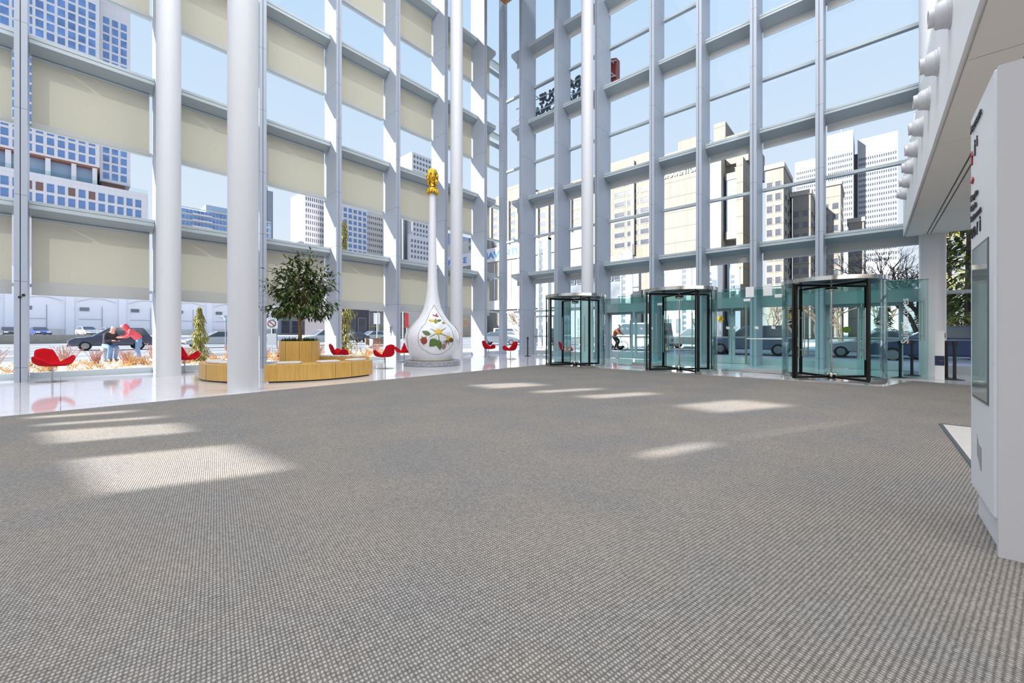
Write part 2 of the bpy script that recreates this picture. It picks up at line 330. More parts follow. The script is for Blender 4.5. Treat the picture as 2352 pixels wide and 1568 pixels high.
for k, (a, b) in enumerate(zip([16.0]+RM, RM)):
    first = k == 0; y1 = a-0.105 if not first else 15.95; y0 = b+0.105; oy = (y0+y1)/2; vis = k < 8; yb1 = y1 if not first else 15.02
    w = thing('window_%d' % (k+21), ('tall glazed bay on the door side, %s from the far corner' % ORD[k]) if vis else 'glazed bay behind the directory on the door side', 'window', (GR, oy, 0), kind='structure')
    zs = [0.20]
    for i in range(4): zs += [TH[i]+(0.0 if i else 0.03), LV[i]-0.06]
    zs.append(ZC); isdoor = k in (1, 3, 5, 7)
    for i in range(1 if isdoor else 0, 9): pane(w, -0.008, y0-oy, zs[i]+0.05, 0.008, y1-oy, zs[i+1])
    if not isdoor: MB().box(-0.05, y0-oy, 0, 0.06, y1-oy, 0.22).build('sill_curb', M_FRAME, w)
    for i in range(4):
        MB().box(-0.07,y0-oy,TH[i]-0.05,0.10,y1-oy,TH[i]+0.05).build('transom', M_FRAME, w)
        z = LV[i]; x = -0.59
        MB().extr([(x,y0-oy,z),(x,y0-oy,z-0.075),(x+0.02,y0-oy,z-0.09),(x,y0-oy,z-0.105),(x,y0-oy,z-0.17),(-0.10,y0-oy,z-0.31),(0.02,y0-oy,z-0.31),(0.02,y0-oy,z)], (0,yb1-y0,0)).build('beam', M_FRAME, w)
    if vis:
        for i in range(4):
            z = LV[i]
            bl = thing('roller_blind', 'grey roller blind rolled up under the %s beam, %s bay of the door side' % (NROW[i], ORD[k]), 'roller blind', (17.22, (y0+yb1)/2, z-0.33), 0, 'rolled-up blinds on the door-side glass wall')
            hw = (yb1-y0)/2
            MB().box(-0.004,-hw+0.04,-0.24,0.004,hw-0.04,0).build('blind_fabric', M_HEM, bl)
            MB().box(-0.012,-hw+0.04,-0.28,0.012,hw-0.04,-0.24).build('hem_bar', M_FRAME, bl, bevel=0.004)
# round columns
for nm, (x, y), l in (('column', (1.97,14.33), 'white round column nearest the left, standing by the glass'), ('column', (2.45,9.44), 'white round column at the carpet edge beside the wooden bench'),
        ('column', (11.32,13.30), 'slim-looking white round column behind the bottle sculpture'), ('column', (15.41,9.32), 'white round column behind the farthest revolving door'), ('column', (15.98,-1.24), 'white round column under the balcony beside the glass entrance')):
    tag(MB().lathe([(0.268,0),(0.268,0.03),(0.265,0.03),(0.265,ZC)], (x,y,0), 48).build(nm, M_COLUMN, smooth=True), l, 'column', 'round structural columns', 'structure')
# balcony
bf = MB(); bf.box(-12,-12.4,3.93,15.9,-0.72,5.6)
bf.m = 1; bf.extr([(-12,-0.72,3.93),(-12,-0.66,3.90),(-12,-0.66,5.62),(-12,-0.72,5.62)], (27.9,0,0))
tag(bf.build('balcony', [M_WHITE, mat('balcony_white', (249,249,251), 0.5)]), 'white balcony front running above the directory toward the entrance', 'balcony', kind='structure')
sf = MB()
def strips(ys, xs):
    for i in range(len(ys)-1):
        for j in range(len(xs)-1): sf.box(xs[j]+0.006, ys[i+1]+0.012, 3.875, xs[j+1]-0.006, ys[i]-0.012, 3.925)
strips([-0.70,-1.12,-1.19,-2.6,-4.0,-5.4,-6.8,-8.2,-9.6,-11.0,-12.3], [-12,-9,-6,-3.6,-1.2,1.2,3.6,6,8.4,10.8,13.2,15.85])
sf.m = 1; sf.box(-12,-12.3,3.918,15.85,-0.72,3.93)
tag(sf.build('ceiling_soffit', [M_SOFFIT, M_GROOVE]), 'panelled soffit under the balcony with dark joint lines', 'soffit', kind='structure')
tag(MB().box(-12,-0.72,5.62,15.9,-0.706,6.05).build('balustrade', M_TEAL2), 'clear glass balustrade along the top of the white balcony', 'balustrade')
# outdoor ground
def ground_nodes(t, b):
    N, L = t.nodes.new, t.links.new
    tc = N('ShaderNodeTexCoord'); n = N('ShaderNodeTexNoise'); n.inputs['Scale'].default_value = 0.25; n.inputs['Detail'].default_value = 6; L(tc.outputs['Object'], n.inputs[0])
    r = N('ShaderNodeValToRGB'); r.color_ramp.elements[0].position = 0.35; r.color_ramp.elements[1].position = 0.6
    r.color_ramp.elements[0].color = (*lin((112,114,120)), 1); r.color_ramp.elements[1].color = (*lin((150,152,158)), 1); L(n.outputs[0], r.inputs[0]); L(r.outputs[0], b.inputs['Base Color']); b.inputs['Roughness'].default_value = 0.9
tag(MB().box(-400,-400,-0.6,500,500,-0.16).build('ground', node_mat('asphalt', ground_nodes)), 'grey winter road surface outside', 'road', kind='structure')
# ---------------------------------------------------------------- bottle sculpture with the gilded head
SX, SY = 9.14, 12.1
PX = 0.01576
prof_px = [(46.4,826.5),(47,821),(52.5,812),(58,800),(62,789),(63.3,780),(63.2,772),(61,764),(57.5,758),(51,749),(41,739),(33,729.5),(26,719),(21.5,709),(18.3,698),(15.2,682),(12.6,664),(11.2,640),(9.9,602),(8.6,550),(8.0,500),(7.3,441)]
VPROF = [(hw*PX, 1.17+(764.7-y)*0.01606) for hw, y in prof_px]
def vr(z):
    for (r0, z0), (r1, z1) in zip(VPROF, VPROF[1:]):
        if z0 <= z <= z1: return r0+(r1-r0)*(z-z0)/(z1-z0)
    return VPROF[0][0]
sc = thing('bottle_sculpture', 'tall white bottle-shaped sculpture painted with flowers and topped by a golden head', 'sculpture', (SX, SY, 0))
M_GRAN = mat('grey_granite', (150,152,160), 0.35, noise=(14, 0.28))
M_PORC = mat('mosaic_porcelain', (236,236,240), 0.16, noise=(9, 0.03), coat=0.4)
M_GOLD = mat('gold_leaf', (232,186,66), 0.2, 1.0, noise=(6,0.12))
MB().lathe([(0.001,0.0),(1.0,0.0),(1.02,0.012),(1.02,0.165),(1.0,0.178),(0.001,0.178)], n=64).build('plinth', M_GRAN, sc, smooth=True)
b = MB().lathe([(0.001,0.19)]+VPROF+[(0.001,VPROF[-1][1])], n=56).build('bottle', M_PORC, sc, smooth=True)
MB().lathe([(0.70,0.178),(0.76,0.185),(0.772,0.20),(0.74,0.212),(0.70,0.21)], n=56).build('gold_foot_ring', mat('worn_gilding', (216,188,140), 0.35, 0.6, noise=(16,0.35)), sc, smooth=True)
FA = math.atan2(-SY, -SX)+R(3)
def onv(s, z, off=0.006):   # s metres to the right as seen from the hall
    r = vr(z); a = FA+s/r
    return ((r+off)*math.cos(a), (r+off)*math.sin(a), z)
DN = [0]
def decal(name, poly, m, off=0.006):
    DN[0] += 1; off += 0.0003*DN[0]
    bm = bmesh.new(); vs = [bm.verts.new((x, z, 0)) for x, z in poly]; f = bm.faces.new(vs)
    for _ in range(3):
        bmesh.ops.triangulate(bm, faces=bm.faces); bmesh.ops.subdivide_edges(bm, edges=[e for e in bm.edges if e.calc_length() > 0.06], cuts=1)
    bmesh.ops.triangulate(bm, faces=bm.faces)
    for v in bm.verts: v.co = onv(v.co.x, v.co.y, off)
    me = bpy.data.meshes.new(name); bm.to_mesh(me); bm.free(); me.materials.append(m)
    o = bpy.data.objects.new(name, me); COL.objects.link(o); o.parent = sc
    md = o.modifiers.new('t', 'SOLIDIFY'); md.thickness = 0.004; md.offset = 1; return o
def leafp(x, z, l, w, a, n=7):
    ca, sa = math.cos(a), math.sin(a); up = [(l*i/n, w*math.sin(math.pi*(i/n)**0.8)) for i in range(n+1)]
    pts = up+[(u, -v) for u, v in up[-2:0:-1]]
    return [(x+u*ca-v*sa, z+u*sa+v*ca) for u, v in pts]
def disc(x, z, rx, rz, n=14): return [(x+rx*math.cos(2*math.pi*i/n), z+rz*math.sin(2*math.pi*i/n)) for i in range(n)]
def px(x, y): return ((x-993)*0.01606, 1.17+(764.7-y)*0.01606)
G1 = mat('painted_green', (86,112,52), 0.5, noise=(20,0.3)); G2 = mat('painted_olive', (142,140,56), 0.5, noise=(20,0.25)); PY = mat('painted_yellow', (214,170,40), 0.5, noise=(30,0.3))
PR = mat('painted_red', (150,62,52), 0.5, noise=(24,0.25)); PB = mat('painted_brown', (112,84,44), 0.5); PP = mat('painted_petal', (214,216,224), 0.5)
def dl(name, x, y, l, w, a, m): p = px(x, y); return decal(name, leafp(p[0], p[1], l*0.01606, w*0.01606, R(a)), m)
for a in (60, 130, 165, 215, 250, 300, 340): dl('painted_petal', 1002, 764, 26, 6.5, a, PP)
for a in range(0, 360, 30): dl('painted_flower_heart', 1003, 762, 9, 1.4, a+8, PY)
decal('painted_flower_heart', disc(*px(1003,762), 0.09, 0.075), PY, 0.011)
for x, y, l, w, a, m in ((986,768,20,5,158,G1),(999,778,22,9,225,G1),(1002,779,24,6,282,G1),(995,738,13,3,172,PY),(1000,738,12,2.6,12,G1),(999,744,12,4,100,G2),(998,727,8,1.5,60,PR),(998,727,8,1.5,150,PR),(998,727,8,1.5,5,PR),(1012,741,9,2.6,-12,G2)):
    dl('painted_leaf', x, y, l, w, a, m)
decal('painted_berry', disc(*px(972,781), 0.115, 0.125), PR); decal('painted_berry', disc(*px(1014.5,794), 0.085, 0.10), mat('painted_pink', (156,112,108), 0.5, noise=(30,0.35)))
for a in (60, 120, 170, 260): dl('painted_leaf', 972, 780, 11, 1.6, a, G2)
bx = px(1027, 777)
decal('painted_bee', disc(bx[0]-0.03, bx[1]+0.02, 0.075, 0.085), PY); decal('painted_bee', disc(bx[0]+0.09, bx[1]-0.05, 0.10, 0.085), PB, 0.010)
for a, l in ((70,16),(100,14)): dl('painted_bee_wing', 1025, 774, l, 2.6, a, PP)
for a in (200, 225, 250, 290): dl('painted_bee_leg', 1024, 780, 14, 0.9, a, PB)
for a, l in ((32,24),(150,20),(-20,28),(-82,22),(205,22)): dl('painted_stem', 1002, 764, l, 0.9, a, G2)
for fr, sc_ in ((0, 1.0), (-105, 0.9), (105, 0.9)):
    ol = [(996,701),(986,719),(978,737),(975,745),(970,749),(963,757),(959,768),(958,779),(961,790),(968,799),(977,804),(984,808),(994,811),(1006,811),(1016,808),(1022,804),(1032,798),(1039,789),(1042,776),(1040,763),(1034,751),(1025,744),(1016,733),(1006,719),(996,701)]
    pts = []
    for (x0,y0), (x1,y1) in zip(ol, ol[1:]):
        for k in range(3):
            q = px(x0+(x1-x0)*k/3, y0+(y1-y0)*k/3); r = vr(q[1]); a = FA+R(fr)+q[0]*sc_/r; pts.append(((r+0.004)*math.cos(a), (r+0.004)*math.sin(a), q[1]))
    MB().tube(pts+[pts[0]], 0.006, 5).build('gold_outline', mat('outline_gilding', (134,112,62), 0.4, 0.4), sc)
for a0, m in ((-95, PB), (-84, G1), (100, G1), (88, PR)):
    p = [(x*1.0, z) for x, z in leafp(0, 1.0 if a0 < -90 else 1.25, 0.28, 0.06, R(70))]
    FA2 = FA; FA = FA2+R(a0); decal('painted_leaf', p, m); FA = FA2
# golden head
hz = 6.43
hd = MB()
hd.lathe([(0.001,hz-0.10),(0.20,hz-0.10),(0.215,hz-0.04),(0.20,hz+0.06),(0.13,hz+0.10),(0.095,hz+0.15),(0.10,hz+0.26),(0.001,hz+0.3)], n=20)
for i in range(12):
    a = 2*math.pi*i/12; hd.ell((0.19*math.cos(a),0.19*math.sin(a),hz-0.06), 0.05, 0.05, 0.10, 8, 6)
hd.build('gold_collar', M_GOLD, sc, smooth=True)
HM = Matrix.Translation((0,0,hz+0.46)) @ Matrix.Rotation(FA+R(6), 4, 'Z')      # +X is the way the face looks
hd = MB(); hd.M = HM
prof = [(0.02,-0.25),(0.075,-0.235),(0.115,-0.17),(0.15,-0.08),(0.172,0.0),(0.178,0.08),(0.165,0.16),(0.12,0.235),(0.02,0.27)]
n = 24; vs = []
for j in range(n):
    a = 2*math.pi*j/n
    for r, z in prof: vs.append((r*math.cos(a)*(1.12 if math.cos(a) > 0 else 1.0), r*math.sin(a)*0.96, z))
k = len(prof); hd.add(vs, [(j*k+i, ((j+1)%n)*k+i, ((j+1)%n)*k+i+1, j*k+i+1) for j in range(n) for i in range(k-1)])
hd.tube([(0.185,0,0.075),(0.207,0,0.02),(0.222,0,-0.03)], [0.012,0.017,0.024], 8); hd.ell((0.205,-0.022,-0.035), 0.016, 0.014, 0.013, 8, 6); hd.ell((0.205,0.022,-0.035), 0.016, 0.014, 0.013, 8, 6)          # nose
for sy in (-1, 1):
    hd.tube([(0.165,sy*0.115,0.085),(0.193,sy*0.07,0.112),(0.198,sy*0.03,0.095)], 0.013, 6)      # brows
    hd.ell((0.178,sy*0.068,0.05), 0.024, 0.036, 0.024, 10, 6)
    hd.ell((-0.01,sy*0.172,0.0), 0.035, 0.02, 0.06, 8, 6)                                          # ears
hd.ell((0.172,0,-0.105), 0.03, 0.05, 0.014, 10, 6); hd.ell((0.17,0,-0.13), 0.03, 0.042, 0.014, 10, 6); hd.ell((0.105,0,-0.185), 0.05, 0.062, 0.06, 12, 8)
head = hd.build('golden_head', M_GOLD, sc, smooth=True)
ey = MB(); ey.M = HM
for sy in (-1, 1): ey.ell((0.197,sy*0.067,0.05), 0.012, 0.02, 0.015, 10, 6)
ey.build('eye', M_BLACK, head, smooth=True)
hr = MB(); hr.M = HM; random.seed(5)
for i in range(150):
    a = random.uniform(0.75, 2*math.pi-0.75) if i > 60 else random.uniform(0, 2*math.pi)
    z = random.uniform(-0.22, 0.22) if i > 60 else random.uniform(0.15, 0.27)
    r = 0.185*math.sqrt(max(0.04, 1-(z/0.31)**2)) if z > 0 else 0.19-0.05*(z/-0.22)
    hr.ell((r*math.cos(a), r*math.sin(a), z), random.uniform(0.034,0.05), random.uniform(0.034,0.05), random.uniform(0.05,0.085), 8, 6)
hr.build('hair', M_GOLD, head, smooth=True)
# ---------------------------------------------------------------- ring bench, planter and tree
BC = (4.64, 12.42)
def wood_nodes(t, b):
    N, L = t.nodes.new, t.links.new
    tc = N('ShaderNodeTexCoord'); mp = N('ShaderNodeMapping'); mp.inputs['Scale'].default_value = (9, 9, 0.5); L(tc.outputs['Object'], mp.inputs[0])
    n = N('ShaderNodeTexNoise'); n.inputs['Scale'].default_value = 3.5; n.inputs['Detail'].default_value = 5; L(mp.outputs[0], n.inputs[0])
    r = N('ShaderNodeValToRGB'); r.color_ramp.elements[0].position = 0.3; r.color_ramp.elements[1].position = 0.72
    r.color_ramp.elements[0].color = (*lin((200,152,72)), 1); r.color_ramp.elements[1].color = (*lin((218,176,98)), 1); L(n.outputs[0], r.inputs[0]); L(r.outputs[0], b.inputs['Base Color']); b.inputs['Roughness'].default_value = 0.35
M_OAK = node_mat('honey_oak_veneer', wood_nodes)
M_SEAM = mat('wood_seam', (120,84,34), 0.6)
M_CUSH = mat('cushion_linen', (214,208,204), 0.9, noise=(30,0.04))
def bench(label, a0, a1, seams, c=BC, r0=1.72, r1=2.33):
    bn = thing('ring_bench', label, 'bench', (c[0], c[1], 0), 0, 'curved bench around the planter')
    MB().arc((0,0), r0, r1, a0, a1, 0.03, 0.42, 40).build('bench_body', M_OAK, bn, smooth=True, bevel=0.006)
    MB().arc((0,0), r0+0.07, r1-0.07, a0+0.03, a1-0.03, 0.0, 0.03, 40).build('recessed_foot', M_BLACK, bn)
    for s in seams: MB().arc((0,0), r1-0.004, r1+0.004, s-0.0016, s+0.0016, 0.03, 0.42, 1).build('panel_seam', M_SEAM, bn)
bench('curved oak bench with cushions in front of the planter', R(-129), R(-60), [R(-90.5), R(-79.5)])
bench('curved oak bench end to the left of the second white column', R(150), R(215), [R(190)])
bench('curved oak bench behind the planter with four cushions', R(17), R(62), [R(38)], (4.45,11.3), 1.62, 2.2)
cu_me = None
def cushion(ang, rad, rot, label, l=0.52, w=0.36, z=0.42, c=BC):
    m = MB(); n = 20; pts = []
    for i in range(n*2):
        a = 2*math.pi*i/(n*2); ca, sa = math.cos(a), math.sin(a); pts.append((l/2*math.copysign(abs(ca)**0.35, ca), w/2*math.copysign(abs(sa)**0.35, sa)))
    k = len(pts); vs = []
    for s_, zz in ((0.94,0.0),(1.0,0.012),(1.0,0.036),(0.93,0.052)): vs += [(x*s_, y*s_, zz) for x, y in pts]
    fs = [(j*k+i, j*k+(i+1)%k, (j+1)*k+(i+1)%k, (j+1)*k+i) for j in range(3) for i in range(k)]+[tuple(range(k-1,-1,-1)), tuple(3*k+i for i in range(k))]
    m.add(vs, fs); o = m.build('seat_cushion', M_CUSH, smooth=True); o.location = (c[0]+rad*math.cos(ang), c[1]+rad*math.sin(ang), z); o.rotation_euler = (0,0,ang+rot)
    tag(o, label, 'cushion', 'loose cushions on the ring bench')
cushion(R(-117), 2.02, R(90), 'pale cushion lying in front of the planter on the front bench, nearest its left end')
cushion(R(-92), 2.03, R(92), 'pale cushion in the middle of the front oak bench'); cushion(R(-69), 2.04, R(88), 'pale cushion at the right end of the front oak bench')
CB = dict(c=(4.45,11.3), l=0.3); cushion(R(54), 1.88, R(90), 'pale cushion on the back bench right beside the planter', **CB); cushion(R(43.5), 1.92, R(92), 'second pale cushion along the back bench from the planter', **CB)
cushion(R(33), 1.92, R(85), 'third pale cushion along the back bench from the planter', **CB); cushion(R(23), 1.93, R(90), 'pale cushion at the far right end of the back bench', **CB)
cushion(R(204), 2.02, R(90), 'nearest pale cushion on the bench end left of the second column', 0.6); cushion(R(186), 2.02, R(95), 'middle pale cushion on the bench end left of the second column'); cushion(R(166), 2.0, R(90), 'farthest pale cushion on the bench end left of the second column')
pl = thing('planter', 'round honey oak planter inside the ring bench', 'planter', (BC[0], BC[1], 0))
MB().lathe([(0.001,0.02),(0.525,0.02),(0.53,0.03),(0.53,0.945),(0.49,0.945),(0.49,0.86),(0.001,0.86)], n=56).build('planter_drum', M_OAK, pl, smooth=True)
MB().lathe([(0.001,0.862),(0.485,0.862),(0.30,0.89),(0.001,0.90)], n=24).build('soil', mat('soil', (60,46,34), 0.95), pl)
for s in (-112, -152, -76): 
    a = R(s); MB().arc((0,0), 0.527, 0.5325, a-0.006, a+0.006, 0.03, 0.945, 1).build('panel_seam', M_SEAM, pl)
M_LEAF = mat('glossy_leaf', (62,84,36), 0.32, 0, 0.6, noise=(5,0.45)); M_LEAF2 = mat('young_leaf', (112,128,52), 0.35, 0, 0.6, noise=(5,0.3))
M_BARK = mat('pale_bark', (150,118,82), 0.8, noise=(12,0.25))
def leaf(m, p, d, l, w, rnd):
    d = Vector(d).normalized(); s_ = d.cross(Vector((rnd.uniform(-.4,.4), rnd.uniform(-.4,.4), 1))).normalized(); u = s_.cross(d).normalized(); p = Vector(p)
    q = [p, p+d*l*0.3+s_*w*0.45+u*w*0.12, p+d*l*0.65+s_*w*0.40+u*w*0.10, p+d*l-u*l*0.12, p+d*l*0.65-s_*w*0.40+u*w*0.10, p+d*l*0.3-s_*w*0.45+u*w*0.12, p+d*l*0.33, p+d*l*0.66-u*l*0.03]
    m.add(q, [(0,1,6),(1,2,7,6),(2,3,7),(0,6,5),(6,7,4,5),(7,3,4)])
tr = thing('potted_tree', 'leafy green indoor tree with a slim bare trunk growing from the oak planter', 'tree', (BC[0], BC[1], 0.88))
rnd = random.Random(11)
tk = MB(); tk.tube([(0,0,0),(0.015,0.02,0.35),(-0.01,0.01,0.7),(0.0,-0.01,0.98)], [0.058,0.048,0.044,0.042], 10)
ends = []
RT = Vector((math.sin(YAW), -math.cos(YAW), 0)); FW = Vector((math.cos(YAW), math.sin(YAW), 0))
BR = MB()
tips = [(-0.95,0,1.05),(-0.62,0.2,1.28),(-0.86,-0.1,1.75),(-0.55,0.25,1.62),(-0.60,-0.15,2.1),(-0.25,0.1,1.75),(0.05,-0.2,2.45),(0.28,0.1,2.55),(0.1,0.3,2.1),(0.45,-0.15,2.05),(0.75,0.15,2.1),(0.55,0.3,1.75),(0.92,-0.05,1.72),(0.70,-0.25,1.4),(0.90,0.15,1.15),(0.55,-0.3,1.0),(0.35,0.35,1.3),(0.2,-0.4,1.55),(-0.2,-0.4,1.4),(-0.35,0.4,1.15),(-0.5,-0.3,0.92),(-0.05,0.55,1.6),(0.0,-0.5,1.95),(-0.3,-0.1,2.25),(0.75,0.0,0.85),(0.3,-0.45,0.95),(-0.1,-0.45,1.1),(-0.3,0.4,1.9),(0.62,0.0,1.55),(-0.65,0.0,1.45),(0.35,0.0,1.75)]
fo = MB()
for i, (rx, fy, z) in enumerate(tips):
    t_ = RT*rx*0.97+FW*fy+Vector((0,0,z)); b0 = Vector((0,0,0.62+0.36*min(1, max(0, (z-0.7)/1.5)))); mid = b0.lerp(t_, 0.5)+Vector((0,0,0.06))
    BR.tube([b0, mid, t_], [0.024,0.014,0.006], 6)
    for j in range(78):
        f_ = rnd.uniform(0.55, 1.05); p = mid.lerp(t_, (f_-0.5)*2)+Vector((rnd.gauss(0,.085), rnd.gauss(0,.085), rnd.gauss(0,.07)))
        out = (p-Vector((0,0,1.45))).normalized()
        d = out*0.8+Vector((rnd.uniform(-1,1), rnd.uniform(-1,1), rnd.uniform(-1.0,0.35)))
        fo.m = 1 if rnd.random() < 0.13 else 0
        leaf(fo, p, d, rnd.uniform(0.14,0.23), rnd.uniform(0.05,0.07), rnd)
tk.build('trunk', M_BARK, tr, smooth=True); BR.build('branches', M_BARK, tr, smooth=True); fo.build('foliage', [M_LEAF, M_LEAF2], tr, fix=False)
ug = MB()
for i in range(420):
    a = rnd.uniform(0, 2*math.pi); r_ = 0.46*math.sqrt(rnd.random()); p = (BC[0]+r_*math.cos(a), BC[1]+r_*math.sin(a), 0.875+rnd.uniform(0,0.06))
    ug.m = 1 if rnd.random() < 0.15 else 0
    leaf(ug, p, (math.cos(a)*rnd.uniform(0,1)+rnd.gauss(0,.3), math.sin(a)*rnd.uniform(0,1)+rnd.gauss(0,.3), rnd.uniform(0.4,1.2)), rnd.uniform(0.08,0.16), 0.03, rnd)
tag(ug.build('underplanting', [M_LEAF, M_LEAF2], fix=False), 'low dark green plants filling the top of the oak planter', 'plants', kind='stuff')
# ---------------------------------------------------------------- red swivel lounge chairs
def lounge_chair(label, loc, rz):
    ch = thing('lounge_chair', label, 'chair', loc, rz, 'red swivel lounge chairs')
    ctrl = [(0,0.34,0.03),(35,0.35,0.06),(60,0.39,0.19),(82,0.40,0.25),(105,0.345,0.15),(120,0.26,0.05),(134,0.31,0.20),(152,0.34,0.40),(180,0.31,0.43)]
    full = ctrl+[(360-a, r, h) for a, r, h in ctrl[-2:0:-1]]
    def samp(a):
        a %= 360
        fl_ = full+[(360,)+ctrl[0][1:]]
        for (a0,r0,h0), (a1,r1,h1) in zip(fl_, fl_[1:]):
            if a0 <= a <= a1:
                t = (a-a0)/(a1-a0); t = t*t*(3-2*t); return r0+(r1-r0)*t, h0+(h1-h0)*t
    m = MB(); N = 72; K = 9; vs = [(0,0,0)]
    for i in range(N):
        a = i*360/N; r_, h_ = samp(a)
        for k in range(1, K+1):
            t = k/K; rr = r_*(t**0.62); vs.append((rr*math.cos(R(a)), rr*math.sin(R(a)), h_*t**2.5))
    fs = [(0, 1+i*K, 1+((i+1)%N)*K) for i in range(N)]+[(1+i*K+k, 1+i*K+k+1, 1+((i+1)%N)*K+k+1, 1+((i+1)%N)*K+k) for i in range(N) for k in range(K-1)]
    m.add(vs, fs); o = m.build('upholstered_shell', M_RED, ch, smooth=True); o.location = (0,0,0.375)
    o.data.set_sharp_from_angle(angle=3.1)
    md = o.modifiers.new('thickness', 'SOLIDIFY'); md.thickness = 0.05; md.offset = -1; md = o.modifiers.new('round', 'SUBSURF'); md.levels = 1; md.render_levels = 1
    MB().tube([(0,0,0.03),(0,0,0.36)], 0.02, 12).build('swivel_post', M_STEEL, ch, smooth=True)
    sb = MB()
    for i in range(4):
        a = R(45+90*i); c, s_ = math.cos(a), math.sin(a)
        sb.extr([(0.02*s_,-0.02*c,0.034),(0.27*c+0.012*s_,0.27*s_-0.012*c,0.014),(0.27*c+0.012*s_,0.27*s_-0.012*c,0.002),(0.02*s_,-0.02*c,0.004)], (-0.04*s_, 0.04*c, 0))
    sb.build('star_base', M_STEEL, ch, bevel=0.003)
    return ch
c0 = lounge_chair('red lounge chair beside the leftmost window fin, alone at the left', (-0.13,14.66,0), YAW-R(102))
for lab, loc, rz in (('red lounge chair mostly hidden behind the left white column', (2.45,15.2,0), YAW-R(100)), ('red lounge chair half hidden behind the oak planter', (5.0,14.3,0), YAW+R(115)),
    ('red lounge chair just behind the oak ring bench, its back to the glass', (6.5,13.95,0), YAW+R(-50)), ('red lounge chair to the left of the bottle sculpture, seen from behind', (7.12,11.96,0), YAW+R(55)),
    ('red lounge chair partly hidden behind the bottle sculpture', (9.25,14.1,0), YAW+R(165)), ('red lounge chair in the far corner beside the last window fin', (14.15,14.2,0), YAW+R(-55)),
    ('red lounge chair in the far corner next to the black barrier post', (13.45,12.1,0), YAW+R(52)), ('red lounge chair seen through the farthest revolving door', (14.65,9.95,0), YAW+R(-110))):
    dup(c0, loc, rz, lab)
# ---------------------------------------------------------------- revolving doors
def rdoor(label, x, y, rot):
    d = thing('revolving_door', label, 'revolving door', (x, y, 0), 0, 'glass revolving doors')
    r = 1.035; Ht = 2.5
    MB().lathe([(0.001,2.42),(r-0.03,2.42),(r-0.03,2.405),(r+0.02,2.405),(r+0.02,Ht),(0.001,Ht)], n=64).build('canopy', [M_CHROME], d, smooth=True)
    MB().lathe([(0.001,2.412),(r-0.035,2.412)], n=48).build('canopy_underside', M_BRONZE, d, fix=False)
    for s_ in (90, 270):
        a0, a1 = R(s_-47), R(s_+47)
        g = MB(); g.arc((0,0), r-0.012, r, a0, a1, 0.09, 2.41, 20); g.build('curved_glass', M_TEAL2, d, smooth=True)
        MB().arc((0,0), r-0.035, r+0.02, a0, a1, 0.0, 0.09, 24).build('base_rail', M_CHROME, d, smooth=True)
        for a in (a0, a1): MB().tube([(r*math.cos(a), r*math.sin(a), 0.05), (r*math.cos(a), r*math.sin(a), 2.41)], 0.022, 8).build('jamb_post', M_BRONZE, d, smooth=True)
    MB().tube([(0,0,0.0),(0,0,2.41)], 0.022, 12).build('centre_pole', M_CHROME, d, smooth=True)
    kn = MB()
    for z in (0.14, 2.26):
        for i in range(4):
            a = rot+R(90*i+45); kn.ell((0.075*math.cos(a), 0.075*math.sin(a), z), 0.055, 0.055, 0.055, 12, 8)
    kn.lathe([(0.001,0.001),(0.09,0.001),(0.09,0.03),(0.03,0.06),(0.001,0.06)], n=16)
    kn.build('hub_fitting', M_CHROME, d, smooth=True)
    for i in range(4):
        a = rot+R(90*i); Mx = Matrix.Rotation(a, 4, 'Z')
        w = MB(); w.M = Mx
        w.box(0.05,-0.018,0.05,0.985,0.018,0.105); w.box(0.05,-0.018,2.33,0.985,0.018,2.38); w.box(0.93,-0.03,0.05,0.985,0.03,2.38)
        wo = w.build('wing', M_BRONZE, d, bevel=0.004)
        w = MB(); w.M = Mx; w.box(0.05,-0.006,0.105,0.93,0.006,2.33); w.build('wing_glass', M_TEAL2, wo, fix=False)
        w = MB(); w.M = Mx
        for sy in (-1, 1):
            w.tube([(0.80,sy*0.085,0.55),(0.80,sy*0.085,1.75)], 0.014, 8)
            for z in (0.75, 1.55): w.tube([(0.80,sy*0.085,z),(0.80,0,z)], 0.009, 6)
        w.build('pull_bar', M_STEEL, wo, smooth=True)
rdoor('glass revolving door nearest the right edge, the largest in view', 12.88, 0.76, R(47))
rdoor('middle one of the three glass revolving doors', 12.6, 4.39, R(50))
rdoor('farthest glass revolving door, in front of a white column', 12.15, 7.85, R(62))
